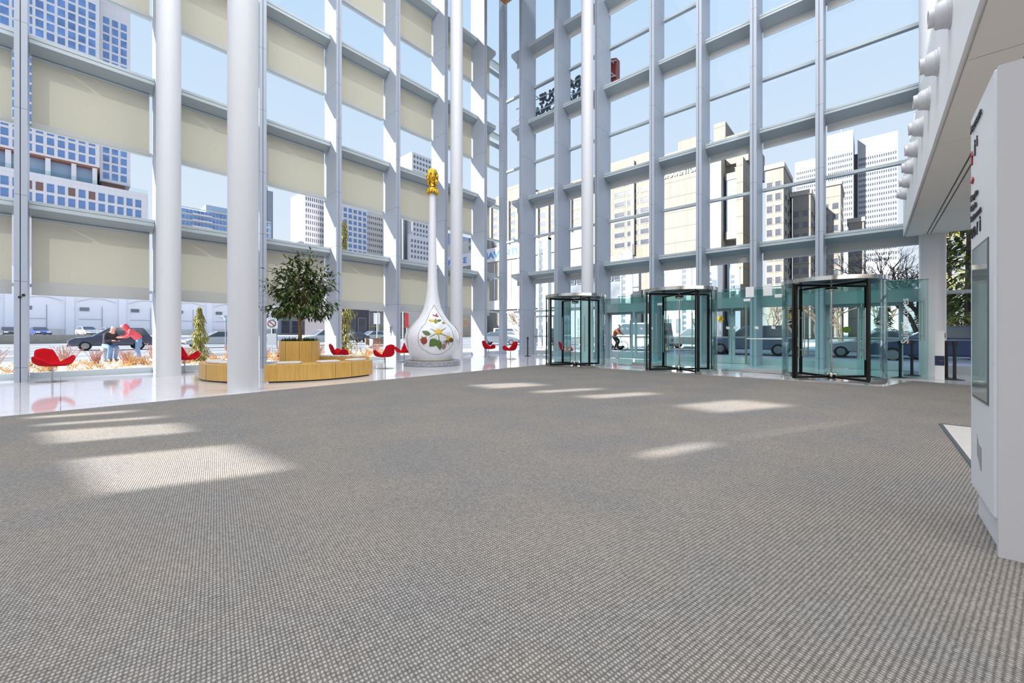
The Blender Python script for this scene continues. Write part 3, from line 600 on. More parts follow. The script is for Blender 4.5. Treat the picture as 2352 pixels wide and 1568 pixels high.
# ---------------------------------------------------------------- glass entrance screen
UP = 13.72
def gpanel(label, v0, v1, door=0, u0=UP, u1=UP):
    L_ = math.hypot(v1-v0, u1-u0); a = math.atan2(v1-v0, u1-u0)
    p = thing('glass_screen', label, 'glass screen', (u0, v0, 0), a, 'green glass panels of the entrance screen')
    MB().box(0.01,-0.008,0.02 if not door else 0.12,L_-0.01,0.008,2.5).build('glass_sheet', M_TEAL, p, fix=False)
    MB().box(0.0,-0.016,2.5,L_,0.016,2.52).build('top_rail', mat('green_glass_edge', (84,140,128), 0.3), p)
    if door:
        MB().box(0.01,-0.03,0.01,L_-0.01,0.03,0.12).build('bottom_rail', M_STEEL, p, bevel=0.004)
        x = 0.10 if door == 1 else L_-0.10; h = MB()
        for sy in (-1, 1):
            h.tube([(x,sy*0.07,0.25),(x,sy*0.07,2.05)], 0.016, 8)
            for z in (0.4, 1.9): h.tube([(x,sy*0.07,z),(x,0,z)], 0.01, 6)
        h.tube([(0.12,-0.05,1.0),(L_-0.12,-0.05,1.0)], 0.014, 8)
        h.build('pull_handle', M_STEEL, p, smooth=True)
        MB().box(x-0.06,-0.05,2.12,x+0.12,0.05,2.2).build('door_closer', M_WHITEPL, p, bevel=0.006)
    else:
        MB().box(0.0,-0.02,0.0,L_,0.02,0.025).build('floor_channel', M_STEEL, p)
    fl = MB()
    for q in (0.32, 0.68): fl.extr([(L_*q-0.05,-0.012,1.30),(L_*q+0.05,-0.012,1.28),(L_*q+0.05,-0.012,1.36),(L_*q-0.05,-0.012,1.38)], (0,0.002,0))
    fl.build('white_mark', M_WHITEPL, p)
    return p
gpanel('narrow fixed glass panel just right of the farthest revolving door', 7.0, 6.45)
gpanel('glass swing door with a tall handle left of the middle revolving door', 6.45, 5.35, 2)
gpanel('fixed glass panel just right of the middle revolving door', 3.5, 2.92)
gpanel('glass swing door carrying two white notices between the middle and nearest doors', 2.92, 1.75, 1)
tp = gpanel('wide glass panel at the right end of the screen with vertical lettering', 0.30, -1.05, 0, 13.85, 14.4)
h = MB()
for sy in (-1, 1):
    h.tube([(1.34,sy*0.08,0.98),(1.34,sy*0.08,2.02)], 0.015, 8)
    for z in (1.1, 1.95): h.tube([(1.34,sy*0.08,z),(1.34,0,z)], 0.01, 6)
h.build('pull_handle', M_STEEL, tp, smooth=True)
text('street_lettering', 'Saint-Jacques', 0.22, M_WHITEPL, (1.06,-0.012,0.90), (R(90), R(-90), 0), tp, 0.001)
text('door_lettering', 'Saint-Jacques', 0.15, M_WHITEPL, (13.2,8.35,0.95), (R(90), R(-90), R(-90)), None, 0.001)
tag(bpy.data.objects['door_lettering'], 'vertical white lettering on the glass behind the farthest revolving door', 'lettering')
tag(MB().box(UP+0.02,-0.9,2.44,17.2,8.9,2.46).build('vestibule_roof', M_TEAL), 'flat green glass roof over the entrance vestibule', 'glass roof')
hb = MB().box(17.02,-1.2,2.12,17.28,9.25,2.50)
tag(hb.build('entrance_header', mat('header_panel', (150,170,174), 0.4)), 'grey header panel running above the outer doors', 'header', kind='structure')
for i, (v, z, lab) in enumerate(((2.72,2.40,'white paper notice on the glass swing door, nearer the middle revolving door'), (2.26,2.42,'white paper notice on the glass swing door, nearer the big revolving door'))):
    tag(MB().box(UP-0.03,v-0.11,z-0.16,UP-0.02,v+0.11,z+0.15).build('paper_notice', M_WHITEPL), lab, 'notice', 'paper notices on the glass door')
tag(MB().box(UP-0.09,1.86,2.18,UP-0.02,2.08,2.28).build('door_sensor', M_WHITEPL, bevel=0.01), 'small white door sensor high on the glass beside the nearest revolving door', 'sensor')
# outer doors
def odoor(label, n, leaves):
    d = thing('door_%d' % n, label, 'door', (17.3, 0, 0), kind='structure')
    for y0, y1 in leaves:
        m = MB(); m.box(-0.03,y0,0.01,0.03,y1,0.24); m.box(-0.03,y0,2.02,0.03,y1,2.12); m.box(-0.03,y0,0.24,0.03,y0+0.10,2.02); m.box(-0.03,y1-0.10,0.24,0.03,y1,2.02)
        lf = m.build('door_leaf', M_FRAME, d, bevel=0.004)
        MB().box(-0.006,y0+0.10,0.24,0.006,y1-0.10,2.02).build('door_glass', M_PANE, lf, fix=False)
        MB().box(-0.08,y0+0.06,0.98,-0.045,y1-0.06,1.03).build('push_bar', M_STEEL, lf, bevel=0.004)
        h = MB(); h.tube([(-0.10,y0+0.08,0.5),(-0.10,y0+0.08,1.75)], 0.016, 8); h.build('pull_handle', M_STEEL, lf, smooth=True)
odoor('single outer door between the first two fins from the far corner', 1, [(11.75,12.75),(12.78,13.8)])
odoor('outer door seen between the farthest and middle revolving doors', 2, [(6.92,8.0),(8.1,9.25)])
odoor('double outer door seen between the middle and nearest revolving doors', 3, [(3.24,4.03),(4.05,4.84)])
odoor('double outer door seen through the nearest revolving door', 4, [(-0.72,0.24),(0.26,1.16)])
st = MB().lathe([(0.001,0),(0.13,0),(0.13,0.006),(0.001,0.006)], n=24); so_ = st.build('oval_sticker', mat('olive_sticker', (122,130,40), 0.5)); so_.rotation_euler = (0, R(-90), 0); so_.location = (17.26, 0.62, 1.28); so_.scale = (0.8,1,1)
tag(so_, 'olive green oval sticker on the outer door glass', 'sticker')
# ---------------------------------------------------------------- barriers, pedestal, reader
def post(label, x, y, rz=0.0, belt=None):
    p = thing('barrier_post', label, 'barrier post', (x, y, 0), rz, 'black belt barrier posts')
    MB().lathe([(0.001,0),(0.18,0),(0.175,0.012),(0.05,0.035),(0.035,0.05)], n=28).build('base', M_BLACK, p, smooth=True)
    MB().lathe([(0.032,0.03),(0.032,0.90),(0.001,0.90)], n=20).build('pole', M_BLACK, p, smooth=True)
    hd_ = MB(); hd_.lathe([(0.001,0.86),(0.042,0.86),(0.042,0.96),(0.03,0.975),(0.001,0.975)], n=20); hd_.box(-0.012,-0.055,0.88,0.012,0.055,0.94); hd_.build('belt_head', M_BLACK, p, smooth=True)
    if belt: MB().box(0.04,-0.003,0.885,belt,0.003,0.935).build('belt', mat('red_brown_belt', (110,52,44), 0.7), p)
    return p
post('black barrier post left of the pair joined by a red-brown belt', 14.55, -0.55, math.atan2(-0.27,1.07), 1.10)
post('black barrier post at the far end of the red-brown belt', 15.62, -0.82)
post('black barrier post standing closest to the white pedestal', 14.88, -1.54); post('black barrier post behind the one closest to the white pedestal', 15.2, -1.43)
post('black barrier post in the far corner beside a red chair', 15.75, 13.0)
pd = thing('information_pedestal', 'slim white pedestal with a dark blue panel beside the round column', 'pedestal', (14.72,-1.27,0), YAW+R(-48))
MB().box(-0.06,-0.085,0,0.06,0.085,1.22).build('pedestal_body', M_WHITEPL, pd, bevel=0.006)
MB().box(-0.066,-0.084,0.36,-0.06,0.084,0.60).build('blue_panel', mat('navy_panel', (38,52,84), 0.4), pd)
MB().box(-0.068,-0.06,0.475,-0.065,0.0,0.485).build('orange_line', mat('orange_ink', (214,110,60), 0.5), pd)
MB().box(-0.03,-0.10,1.05,0.03,-0.085,1.17).build('red_reader', mat('dark_red', (130,30,34), 0.5), pd)
rd = thing('card_reader', 'small white card reader on a window fin left of the sculpture', 'card reader', (9.44,15.45,1.30))
MB().box(-0.03,-0.10,-0.2,0,0.12,0.2).build('reader_box', M_WHITEPL, rd, bevel=0.006); MB().box(-0.04,-0.10,-0.12,-0.03,-0.04,0.16).build('reader_slot', M_BLACK, rd)
tag(MB().tube([(-0.64,14.998,2.02),(-0.64,14.985,2.02)], 0.03, 12).tube([(-0.585,14.998,2.07),(-0.585,14.985,2.07)], 0.03, 12).build('fixing_pair', M_BLACK), 'pair of small black fixings on the leftmost grey fin', 'fixing')
# ---------------------------------------------------------------- balcony lamps
for i in range(8):
    x = 6.66+1.125*i
    l = thing('wall_lamp', 'white bell-shaped lamp on the balcony front, %s from the right edge of the picture' % ORD[i], 'lamp', (x,-0.66,4.78), 0, 'bell lamps on the balcony front')
    l.rotation_euler = (R(-90), 0, 0)
    MB().lathe([(0.001,0.0),(0.175,0.0),(0.175,0.014),(0.158,0.02),(0.158,0.04),(0.15,0.046),(0.14,0.09),(0.118,0.125),(0.102,0.133),(0.098,0.178),(0.086,0.18),(0.082,0.15),(0.001,0.15)], n=32).build('bell_shade', mat('lamp_white', (216,216,219), 0.45), l, smooth=True)
    MB().ell((0.1,0.085,0.10), 0.015, 0.02, 0.02, 8, 6).build('thumb_screw', M_STEEL, l, smooth=True)
# ---------------------------------------------------------------- directory totem
kx0, kx1, ky0, ky1 = 3.24, 3.95, -1.6, -0.48
k = thing('directory_totem', 'tall white directory totem with a screen and raised dark lettering at the right edge', 'directory', ((kx0+kx1)/2, -0.48, 0))
cx_ = (kx0+kx1)/2
M_KIOSK = mat('totem_lacquer', (232,233,238), 0.4)
M_INK = mat('totem_ink', (50,44,54), 0.5); M_REDI = mat('totem_red', (168,54,60), 0.5)
MB().box(kx0-cx_+0.035,ky0+0.48,0.19,kx1-cx_,0.0,2.56).build('totem_body', M_KIOSK, k, bevel=0.012)
MB().box(kx0-cx_+0.005,ky0+0.48,0.0,kx0-cx_+0.035,-0.01,2.56).build('totem_front', mat('totem_grey', (214,214,219), 0.45), k)
MB().box(kx0-cx_+0.035,ky0+0.48,0.0,kx1-cx_-0.03,-0.03,0.19).build('totem_foot', M_KIOSK, k)
MB().box(3.40-cx_,-0.002,0.77,3.87-cx_,0.004,1.70).build('screen_frame', mat('totem_grey2', (92,98,100), 0.4), k)
def scr(t, b): b.inputs['Base Color'].default_value = (0.30,0.345,0.335,1); b.inputs['Roughness'].default_value = 0.05; b.inputs['IOR'].default_value = 2.2  # base colour lightened to stand in for the bright room's reflection
MB().box(3.412-cx_,0.0,0.785,3.858-cx_,0.006,1.685).build('screen', node_mat('screen_reflection_tone', scr), k)
def kt(s, size, u, z): return text('lettering', s, size, M_INK, (u-cx_, 0.006, z), (R(90), 0, R(180)), k, 0.003)
kt('Ascenseurs', 0.072, 3.90, 2.445); kt('Réception', 0.054, 3.90, 2.01); kt('Galeries', 0.054, 3.90, 1.945); kt('Stationnement', 0.054, 3.90, 1.88)
ic = MB()
for u, z, s_ in ((3.79,2.275,1.0),(3.72,2.31,0.65),(3.63,1.775,0.9)):
    ic.ell((u-cx_,0.003,z+0.088*s_), 0.012*s_, 0.003, 0.012*s_, 10, 6); ic.box(u-cx_-0.014*s_,0,z,u-cx_+0.014*s_,0.005,z+0.072*s_)
for u in (3.875, 3.80): ic.tube([(u-cx_+0.026*math.cos(a*0.5236),0.003,1.805+0.03*math.sin(a*0.5236)) for a in range(13)], 0.004, 6)
ic.extr([(3.735-cx_,0,1.77),(3.72-cx_,0,1.77),(3.70-cx_,0,1.845),(3.715-cx_,0,1.845)], (0,0.005,0))
ic.build('pictogram', M_INK, k, smooth=True)
def arrow(p, d):
    m = MB(); m.M = Matrix.Translation((p[0]-cx_,0.006,p[1])) @ Matrix.Rotation(d, 4, 'Y')
    m.box(-0.006,-0.005,-0.045,0.006,0.001,0.015); m.extr([(-0.022,-0.005,0.01),(0.022,-0.005,0.01),(0,-0.005,0.045)], (0,0.006,0)); m.build('red_arrow', M_REDI, k)
arrow((3.875,2.285), 0); arrow((3.87,2.14), R(-90))
lg = MB(); lg.extr([(3.71-cx_,0,0.43),(3.655-cx_,0,0.405),(3.60-cx_,0,0.36),(3.60-cx_,0,0.50),(3.645-cx_,0,0.51),(3.71-cx_,0,0.565)], (0,0.004,0)); lg.build('grey_emblem', mat('emblem_grey', (160,162,166), 0.5), k)
# ---------------------------------------------------------------- bank lettering outside the glass
bs = thing('facade_sign', 'dark bank lettering seen from behind through the door-side glass', 'sign', (17.95, 0, 0))
M_NAVY = mat('sign_navy', (66,78,94), 0.5)
text('letter_row', 'BANQUE', 0.78, M_NAVY, (0.06, 11.28, 14.04), (R(90), 0, R(90)), bs, 0.06, bold=0.012, sx=0.86)
text('letter_row', 'NATIONALE', 0.78, M_NAVY, (0.06, 11.28, 13.40), (R(90), 0, R(90)), bs, 0.06, bold=0.012, sx=0.86)
rl = MB()
for z in (14.32, 13.66): rl.tube([(-0.08,11.1,z),(-0.08,15.6,z)], 0.03, 8)
for y in (11.64, 13.92):
    for z in (14.32, 13.66): rl.tube([(-0.08,y,z),(-0.46,y,z)], 0.025, 6)
rl.build('mounting_rail', M_FRAME, bs)
rs = thing('logo_box', 'dark red illuminated logo box seen edge-on outside the glass', 'sign', (17.95, 9.4, 14.0))
MB().extr([(0,-0.17,-0.62),(0,0.15,-0.52),(0,0.15,0.62),(0,-0.17,0.52)], (0.35,0,0)).build('box_body', mat('sign_red', (128,40,40), 0.4), rs, bevel=0.02)
MB().tube([(-0.06,-0.16,0.36),(-0.06,0.14,0.40)], 0.03, 6).tube([(-0.06,-0.16,-0.38),(-0.06,0.14,-0.34)], 0.03, 6).tube([(0.05,-0.03,0.3),(-0.46,-0.03,0.3)], 0.03, 6).tube([(0.05,-0.03,-0.3),(-0.46,-0.03,-0.3)], 0.03, 6).build('bracket', M_FRAME, rs)
# ---------------------------------------------------------------- outdoors: ground surfaces
def snow_nodes(t, b):
    N, L = t.nodes.new, t.links.new
    tc = N('ShaderNodeTexCoord'); n = N('ShaderNodeTexNoise'); n.inputs['Scale'].default_value = 1.6; n.inputs['Detail'].default_value = 8; n.inputs['Roughness'].default_value = 0.7; L(tc.outputs['Object'], n.inputs[0])
    r = N('ShaderNodeValToRGB'); r.color_ramp.elements[0].position = 0.40; r.color_ramp.elements[1].position = 0.50
    r.color_ramp.elements[0].color = (*lin((190,150,112)), 1); r.color_ramp.elements[1].color = (*lin((236,236,240)), 1); L(n.outputs[0], r.inputs[0]); L(r.outputs[0], b.inputs['Base Color']); b.inputs['Roughness'].default_value = 0.9
M_BED = node_mat('patchy_snow', snow_nodes)
M_SNOW = mat('snow', (232,234,240), 0.9, noise=(0.7, 0.08)); M_PAVE = mat('grey_paving', (172,172,178), 0.85, noise=(1.2,0.1)); M_CONC = mat('kerb_concrete', (168,162,152), 0.8, noise=(2,0.08))
def struct(o, label, cat): return tag(o, label, cat, kind='structure')
struct(MB().box(-40,16.2,-0.16,18,23.2,-0.02).build('ground_bed', M_BED), 'planting bed with patchy snow outside the left glass wall', 'ground')
struct(MB().box(-60,23.2,-0.16,17.6,26.5,-0.10).build('sidewalk_left', M_SNOW), 'snowy sidewalk beyond the planting bed', 'sidewalk')
struct(MB().box(17.6,-60,-0.16,24.5,23,-0.04).build('sidewalk_right', M_PAVE), 'grey sidewalk outside the entrance doors', 'sidewalk')
struct(MB().box(38,-60,-0.16,62,24,-0.02).build('lawn_right', M_SNOW), 'snow-covered lawn across the street from the entrance', 'ground')
struct(MB().box(-70,78.6,-0.16,40,118,0.65).build('ground_lot', M_SNOW), 'raised snowy parking lot in front of the white warehouse', 'ground')
tag(MB().box(-70,78,-0.16,3.5,78.6,0.95).build('low_wall', M_CONC), 'low beige concrete wall in front of the parked cars', 'wall')
# ---------------------------------------------------------------- buildings
def panel_mat(name, col, pz, z0=0.0, dark=0.72, streak=0.10, rough=0.85):
    def fn(t, b):
        N, L = t.nodes.new, t.links.new
        g = N('ShaderNodeNewGeometry'); sp = N('ShaderNodeSeparateXYZ'); L(g.outputs['Position'], sp.inputs[0])
        ad = N('ShaderNodeMath'); ad.inputs[1].default_value = 100*pz-z0; L(sp.outputs['Z'], ad.inputs[0])
        md = N('ShaderNodeMath'); md.operation = 'MODULO'; md.inputs[1].default_value = pz; L(ad.outputs[0], md.inputs[0])
        lt = N('ShaderNodeMath'); lt.operation = 'LESS_THAN'; lt.inputs[1].default_value = 0.13; L(md.outputs[0], lt.inputs[0])
        mp = N('ShaderNodeMapping'); mp.inputs['Scale'].default_value = (0.9,0.9,0.06); L(g.outputs['Position'], mp.inputs[0])
        n = N('ShaderNodeTexNoise'); n.inputs['Scale'].default_value = 1.6; n.inputs['Detail'].default_value = 5; L(mp.outputs[0], n.inputs[0])
        c = lin(col); r = N('ShaderNodeValToRGB'); r.color_ramp.elements[0].position = 0.35; r.color_ramp.elements[1].position = 0.65
        r.color_ramp.elements[0].color = (*[x*(1-streak) for x in c], 1); r.color_ramp.elements[1].color = (*[x*(1+streak) for x in c], 1); L(n.outputs[0], r.inputs[0])
        mx = N('ShaderNodeMix'); mx.data_type = 'RGBA'; L(lt.outputs[0], mx.inputs[0]); L(r.outputs[0], mx.inputs[6]); mx.inputs[7].default_value = (*[x*dark*dark for x in c], 1)
        L(mx.outputs[2], b.inputs['Base Color']); b.inputs['Roughness'].default_value = rough
    return node_mat(name, fn)
C_TAN = panel_mat('tan_concrete', (130,125,118), 3.9, 0.6); C_TAN2 = panel_mat('tan_concrete_wall', (129,124,115), 3.05, 0.4, 0.95); C_WHITE = panel_mat('white_facade', (226,222,224), 3.0, 0, 0.95, 0.03); C_PALE = panel_mat('pale_facade', (206,200,194), 3.2, 0, 0.95, 0.04)
C_GREY = mat('grey_facade', (142,146,154), 0.7); C_LITE = mat('light_concrete', (156,151,143), 0.85, noise=(0.4,0.06)); C_WARE = mat('white_warehouse', (230,226,230), 0.8, noise=(0.3,0.03))
C_RUST = mat('rust_soffit', (150,100,84), 0.7); C_BLUEG = mat('blue_glass_wall', (150,172,198), 0.25, 0, 0.7)
W_BLUE = mat('sky_blue_glass', (98,134,186), 0.15, 0, 0.8, noise=(0.35,0.35)); W_DARK = mat('dark_glass', (72,76,86), 0.15, 0, 0.7, noise=(0.5,0.35)); W_GREY = mat('grey_glass', (112,118,126), 0.2, 0, 0.7, noise=(0.4,0.25)); W_BRN = mat('drawn_brown_shade', (130,100,92), 0.7)
WM = {}
CAMP = Vector((0,0,1.17))
class Bld:
    def __init__(s, label, cat='building', group=None, name='office_building'): s.r = thing(name, label, cat); s.g = group; s.w = []; s.r_mat = None
    def box(s, name, m, *b): return MB().box(*b).build(name, m, s.r)
    def grid(s, face, pl, a0, z0, n, rows, pa, pz, w, h, gm, fm, skip=None):
        """windows on the plane x=pl (face 'u') or y=pl (face 'v') looking back toward the hall; a0 = first centre, pa = pitch along the wall"""
        for j in range(rows):
            for i in range(n):
                if skip and skip(i, j): continue
                a = a0+pa*i; z = z0+pz*j; g = gm(i, j) if callable(gm) else gm
                p, rz = {'u': ((pl,a,z), R(-90)), 'v': ((a,pl,z), 0.0), 's': ((a,pl,z), 0.0)}[face]
                s.w.append((p, rz, w, h, g, fm))
    def done(s, fac=None):
        s.w.sort(key=lambda q: (Vector(q[0])-CAMP).length)
        for q in s.w[:96]:
            p, rz, w, h, g, fm = q; k = (round(w,2), round(h,2), g.name, fm.name)
            if k not in WM:
                m = MB(); fr = min(0.16, w*0.06); m.box(-w/2,-0.10,0,w/2,0.05,h); m.f.pop(2); m.mi.pop(2); m.m = 1
                m.quad((-w/2+fr,-0.02,fr),(w/2-fr,-0.02,fr),(w/2-fr,-0.02,h-fr),(-w/2+fr,-0.02,h-fr)); m.m = 0
                for x0, z0, x1, z1 in ((-w/2,0,-w/2+fr,h),(w/2-fr,0,w/2,h),(-w/2,0,w/2,fr),(-w/2,h-fr,w/2,h)): m.quad((x0,-0.10,z0),(x1,-0.10,z0),(x1,-0.10,z1),(x0,-0.10,z1))
                WM[k] = m.mesh('window', [fm, g])
            inst(WM[k], 'window', s.r, p, rz)
        if len(s.w) > 96:
            m = MB(); ms = []
            for p, rz, w, h, g, fm in s.w[96:]:
                if g not in ms: ms.append(g)
                m.m = ms.index(g); m.M = Matrix.Translation(p) @ Matrix.Rotation(rz, 4, 'Z')
                m.box(-w/2*0.94,-0.05,0.1,w/2*0.94,0.05,h-0.1)
            tag(m.build('far_windows', ms, s.r, fix=False), kind='stuff')
# white gridded office tower at the left
b = Bld('white office tower with square blue windows and a stepped terrace, far left')
b.box('podium', C_WHITE, -45,175,0,18.9,200,46.1)
b.box('terrace_glass', C_BLUEG, -45,177.5,46.1,7.5,198,51.0); b.box('terrace_soffit', C_RUST, -45,175.3,50.9,8,199,51.4); b.box('terrace_wing', C_RUST, 8.5,181.5,46.1,14.0,198,49.0)
for x in (-33,-25,-17,-9.5,-2.4,2.6,6.9): b.box('terrace_pillar', C_WHITE, x-0.5,175.2,46.1,x+0.5,176.4,51.0)
b.box('terrace_rail', M_TEAL2, -45,174.95,46.1,18.9,175.05,47.3)
b.box('tower', C_WHITE, -45,175,51.4,7.9,200,118); b.box('tower_side', C_WHITE, 8.2,180.5,49.0,15.2,200,118)
bl_ = lambda i, j: W_BRN if (i*7+j*3) % 5 == 1 and j == 0 else (W_BLUE if (i+j) % 7 else W_GREY)
b.grid('v', 175, -24.45, 41.2, 21, 1, 2.05, 3.1, 1.6, 2.6, lambda i, j: W_BRN if i in (9,10,13,15) else W_BLUE, C_WHITE)
b.grid('v', 175, -24.45, 38.0, 21, 1, 2.05, 3.1, 1.6, 2.6, W_BLUE, C_WHITE)
b.grid('v', 175, -24.45, 51.9, 16, 18, 2.05, 2.72, 1.55, 2.25, W_BLUE, C_WHITE)
b.grid('v', 180.5, 9.6, 49.8, 3, 19, 2.0, 2.72, 1.5, 2.25, W_BLUE, C_PALE)
b.done()
b = Bld('bluish glass apartment block with pale balcony bands between the white columns', name='apartment_block')
b.box('glass_body', C_BLUEG, 30,240,0,75,262,59.5); b.box('roof_storey', C_BLUEG, 47,241,59.5,66,258,63.5)
for i in range(9): b.box('floor_band', C_PALE, 30,239.7,60-i*2.9,75,240,60.45-i*2.9)
for i in range(6): b.box('balcony', C_WHITE, 41.5,238.4,57.2-i*2.9,49,240,57.7-i*2.9)
b.grid('v', 240, 31, 34.5, 30, 9, 1.45, 2.9, 1.2, 1.9, W_BLUE, M_FRAME); b.done()
b = Bld('slender blue glass tower with stacked balconies right of the second white column', name='apartment_block')
b.box('glass_body', C_BLUEG, 84,320,0,98,340,105); b.box('balcony_stack', C_GREY, 97.6,318.8,0,101,338,102)
b.grid('v', 320, 92.5, 70, 2, 11, 3.0, 3.0, 2.4, 2.2, W_BLUE, M_WHITE); b.done()
b = Bld('narrow dark blue glass tower behind the white punched-window tower', name='apartment_block')
b.box('glass_body', mat('steel_blue', (98,122,150), 0.3), 118,320,0,127,335,92); b.grid('v', 320, 119.5, 66, 4, 8, 2.0, 3.1, 1.6, 2.4, W_BLUE, C_GREY); b.done()
b = Bld('white tower with slim dark windows seen above the indoor tree')
b.box('tower', C_WHITE, 88.4,230,0,104,250,79); b.grid('v', 230, 89.2, 48, 10, 9, 1.1, 3.2, 0.55, 2.0, W_DARK, C_WHITE); b.done()
b = Bld('pale tower with large square windows right of the indoor tree')
b.box('tower', C_WHITE, 97,210,0,114,226,73); b.box('rear_block', C_PALE, 114,212,0,127,226,72)
b.grid('v', 210, 98.6, 44, 6, 8, 2.75, 3.15, 2.1, 2.3, W_BLUE, C_WHITE); b.grid('v', 212, 115.2, 44, 8, 8, 1.25, 3.15, 0.6, 1.5, W_DARK, C_PALE); b.done()
b = Bld('grey tower with a darker ribbed side left of the sculpture neck')
b.box('tower', C_GREY, 128,204,0,134.5,220,74); b.box('white_edge', C_WHITE, 131.5,203.5,0,132.6,204,74); b.grid('v', 204, 133, 44, 1, 8, 1.4, 3.2, 0.9, 1.8, W_DARK, C_GREY); b.done()
b = Bld('tall white gridded tower behind the sculpture neck')
b.box('tower', C_WHITE, 136.5,200,0,157,220,107); b.box('low_block', C_WHITE, 133.5,198,0,150,200,58)
b.grid('v', 200, 138.2, 58, 9, 16, 2.15, 3.05, 1.4, 1.9, W_GREY, C_WHITE); b.grid('v', 198, 135, 44.5, 7, 4, 2.15, 3.05, 1.4, 1.9, W_GREY, C_WHITE); b.done()
b = Bld('pale blue glass building above the hotel sign, right of the third column', name='apartment_block')
b.box('glass_body', C_BLUEG, 168,205,0,190,220,66); b.grid('v', 205, 171, 44, 8, 6, 2.2, 3.2, 1.7, 2.4, W_GREY, M_WHITE); b.done()
# white warehouse
b = Bld('long white warehouse with arched bays beyond the parking lot', name='warehouse')
b.box('wall', C_WARE, -40,118,0.6,37,140,13.5); b.box('plinth_band', C_PALE, -40,117.85,0.6,37,118,2.0)
for i in range(10):
    x = -36.0+7.45*i; p = [(x-0.55,117.6,0.6),(x+0.55,117.6,0.6),(x+0.55,117.6,13.5),(x-0.55,117.6,13.5)]
    MB().extr(p, (0,0.4,0)).build('pilaster', C_WARE, b.r)
    ar = [(x+1.0+5.4*k/12, 117.9, 7.4+0.75*math.sin(math.pi*k/12)) for k in range(13)]
    MB().tube(ar, 0.07, 6).build('arch_moulding', C_PALE, b.r)
    MB().box(x+1.3,117.85,5.6,x+2.6,117.95,6.3).build('vent', W_GREY, b.r)
    MB().box(x+4.4,117.88,0.7,x+4.46,117.95,6.6).box(x+1.2,117.88,3.9,x+4.4,117.95,3.96).build('door_line', C_GREY, b.r)
b.done()
b = Bld('low grey shop with a red and white fascia behind the small conifer', name='shop_building')
b.box('wall', C_GREY, 37.5,117,0,60,130,11); b.box('white_fascia', C_WHITE, 37.3,116,7.3,60,117.2,9.0); b.box('red_fascia', mat('shop_red', (170,70,58), 0.6), 37.3,115.9,5.7,53,117.1,7.2)
b.grid('v', 116.9, 40, 1.0, 8, 1, 2.6, 3, 2.3, 3.6, W_DARK, C_GREY); b.done()
b = Bld('dark brown street building left of the indoor tree trunk', name='shop_building')
b.box('wall', mat('dark_brown_wall', (72,66,74), 0.7), 40,88,0,48.2,104,7.4); b.box('cornice', C_PALE, 40,87.6,7.4,49,104,9.2); b.grid('v', 88, 41.2, 0.5, 3, 1, 2.6, 3, 2.0, 4.2, W_DARK, C_GREY); b.done()
b = Bld('pale street building with a gabled white porch behind the oak planter', name='shop_building')
b.box('wall', C_PALE, 49.5,92,0,66,104,8.8); b.box('shop_glass', W_GREY, 50,91.7,0.5,61,92,6.2); b.box('yellow_band', mat('yellow_band', (190,160,70), 0.6), 49.6,91.3,2.6,61,91.6,2.9)
for x in (49.8,52.4,56,60.8): b.box('white_post', C_WHITE, x-0.25,91.2,0,x+0.25,91.7,6.6)
MB().extr([(49.4,90.5,6.5),(61.2,90.5,6.5),(58.0,90.5,7.7),(52.6,90.5,7.7)], (0,1.5,0)).build('porch_gable', C_WHITE, b.r); b.done()
b = Bld('long low tan building behind the bare trees right of the planter', name='street_building')
b.box('wall', C_LITE, 67,110,0,108,116,8.5); b.grid('v', 110, 70, 3.6, 8, 1, 4.6, 3, 2.4, 2.6, mat('warm_window', (170,132,104), 0.5), C_PALE); b.done()
# concrete hotel complex across the street
b = Bld('long tan concrete complex with a blue-lettered white sign band at the far corner', name='concrete_complex')
b.box('left_wing', C_TAN2, 112,61.5,0,150,122,51.0); b.box('penthouse', C_TAN, 113,96.2,51,124,103.5,56.3); b.box('stair_block', C_TAN, 112.5,104,43,118,109,54)
b.box('sign_band', C_WHITE, 110.6,62,28.6,112,142,33.8); b.box('lower_wall', C_LITE, 111.2,62,0,112,142,28.6); b.box('lower_ledge', C_WHITE, 110.2,62,10.0,112,142,13.5); b.box('far_wing', C_PALE, 114,122,0,150,142,40)
b.box('central_wing', C_TAN2, 112,44.4,0,150,61.5,51.5); b.box('roof_screen', C_TAN, 112.4,45,51.5,130,61,53.2)
for i in range(13): b.box('pier', C_LITE, 111.2, 64.2+4.6*i, 33.8, 112, 65.3+4.6*i, 50.5)
for i, y in enumerate((61.2, 52.2, 44.9)): b.box('pier', C_LITE, 111.2, y-0.5, 24, 112, y+0.5, 51.5)
b.grid('u', 112, 66.9, 35.3, 13, 4, 4.6, 3.05, 3.4, 1.75, W_GREY, C_GREY); b.grid('u', 112, 66.9, 47.6, 13, 1, 4.6, 3, 3.2, 0.9, W_GREY, C_GREY)
b.grid('u', 112, 48.4, 26.6, 3, 7, 4.1, 3.05, 3.5, 1.7, W_DARK, C_GREY); b.done()
for i in range(18): MB().box(111.0,66+4.2*i,14,111.25,66.25+4.2*i,28).build('wall_rib', C_WHITE, b.r)
text('sign_lettering', 'PLACE', 3.3, mat('sign_blue', (70,140,205), 0.5), (110.5,135.4,30.0), (R(90),0,R(-90)), b.r, 0.08, bold=0.05, sx=1.25)
text('sign_lettering', 'BONAVENTURE', 3.3, MATS['sign_blue'], (110.5,120.7,30.0), (R(90),0,R(-90)), b.r, 0.08, bold=0.05, sx=1.34)
b = Bld('tall blank concrete hotel with a glazed stair bay, seen between the middle fins', name='hotel_building')
b.box('blank_wall', C_TAN, 104,28.7,0,135,44.2,47.2); b.box('roof_plant', C_TAN, 108,31.5,47.2,120,38,51.5); b.box('wall_edge', C_LITE, 103.6,26.5,0,118,28.7,43.2)
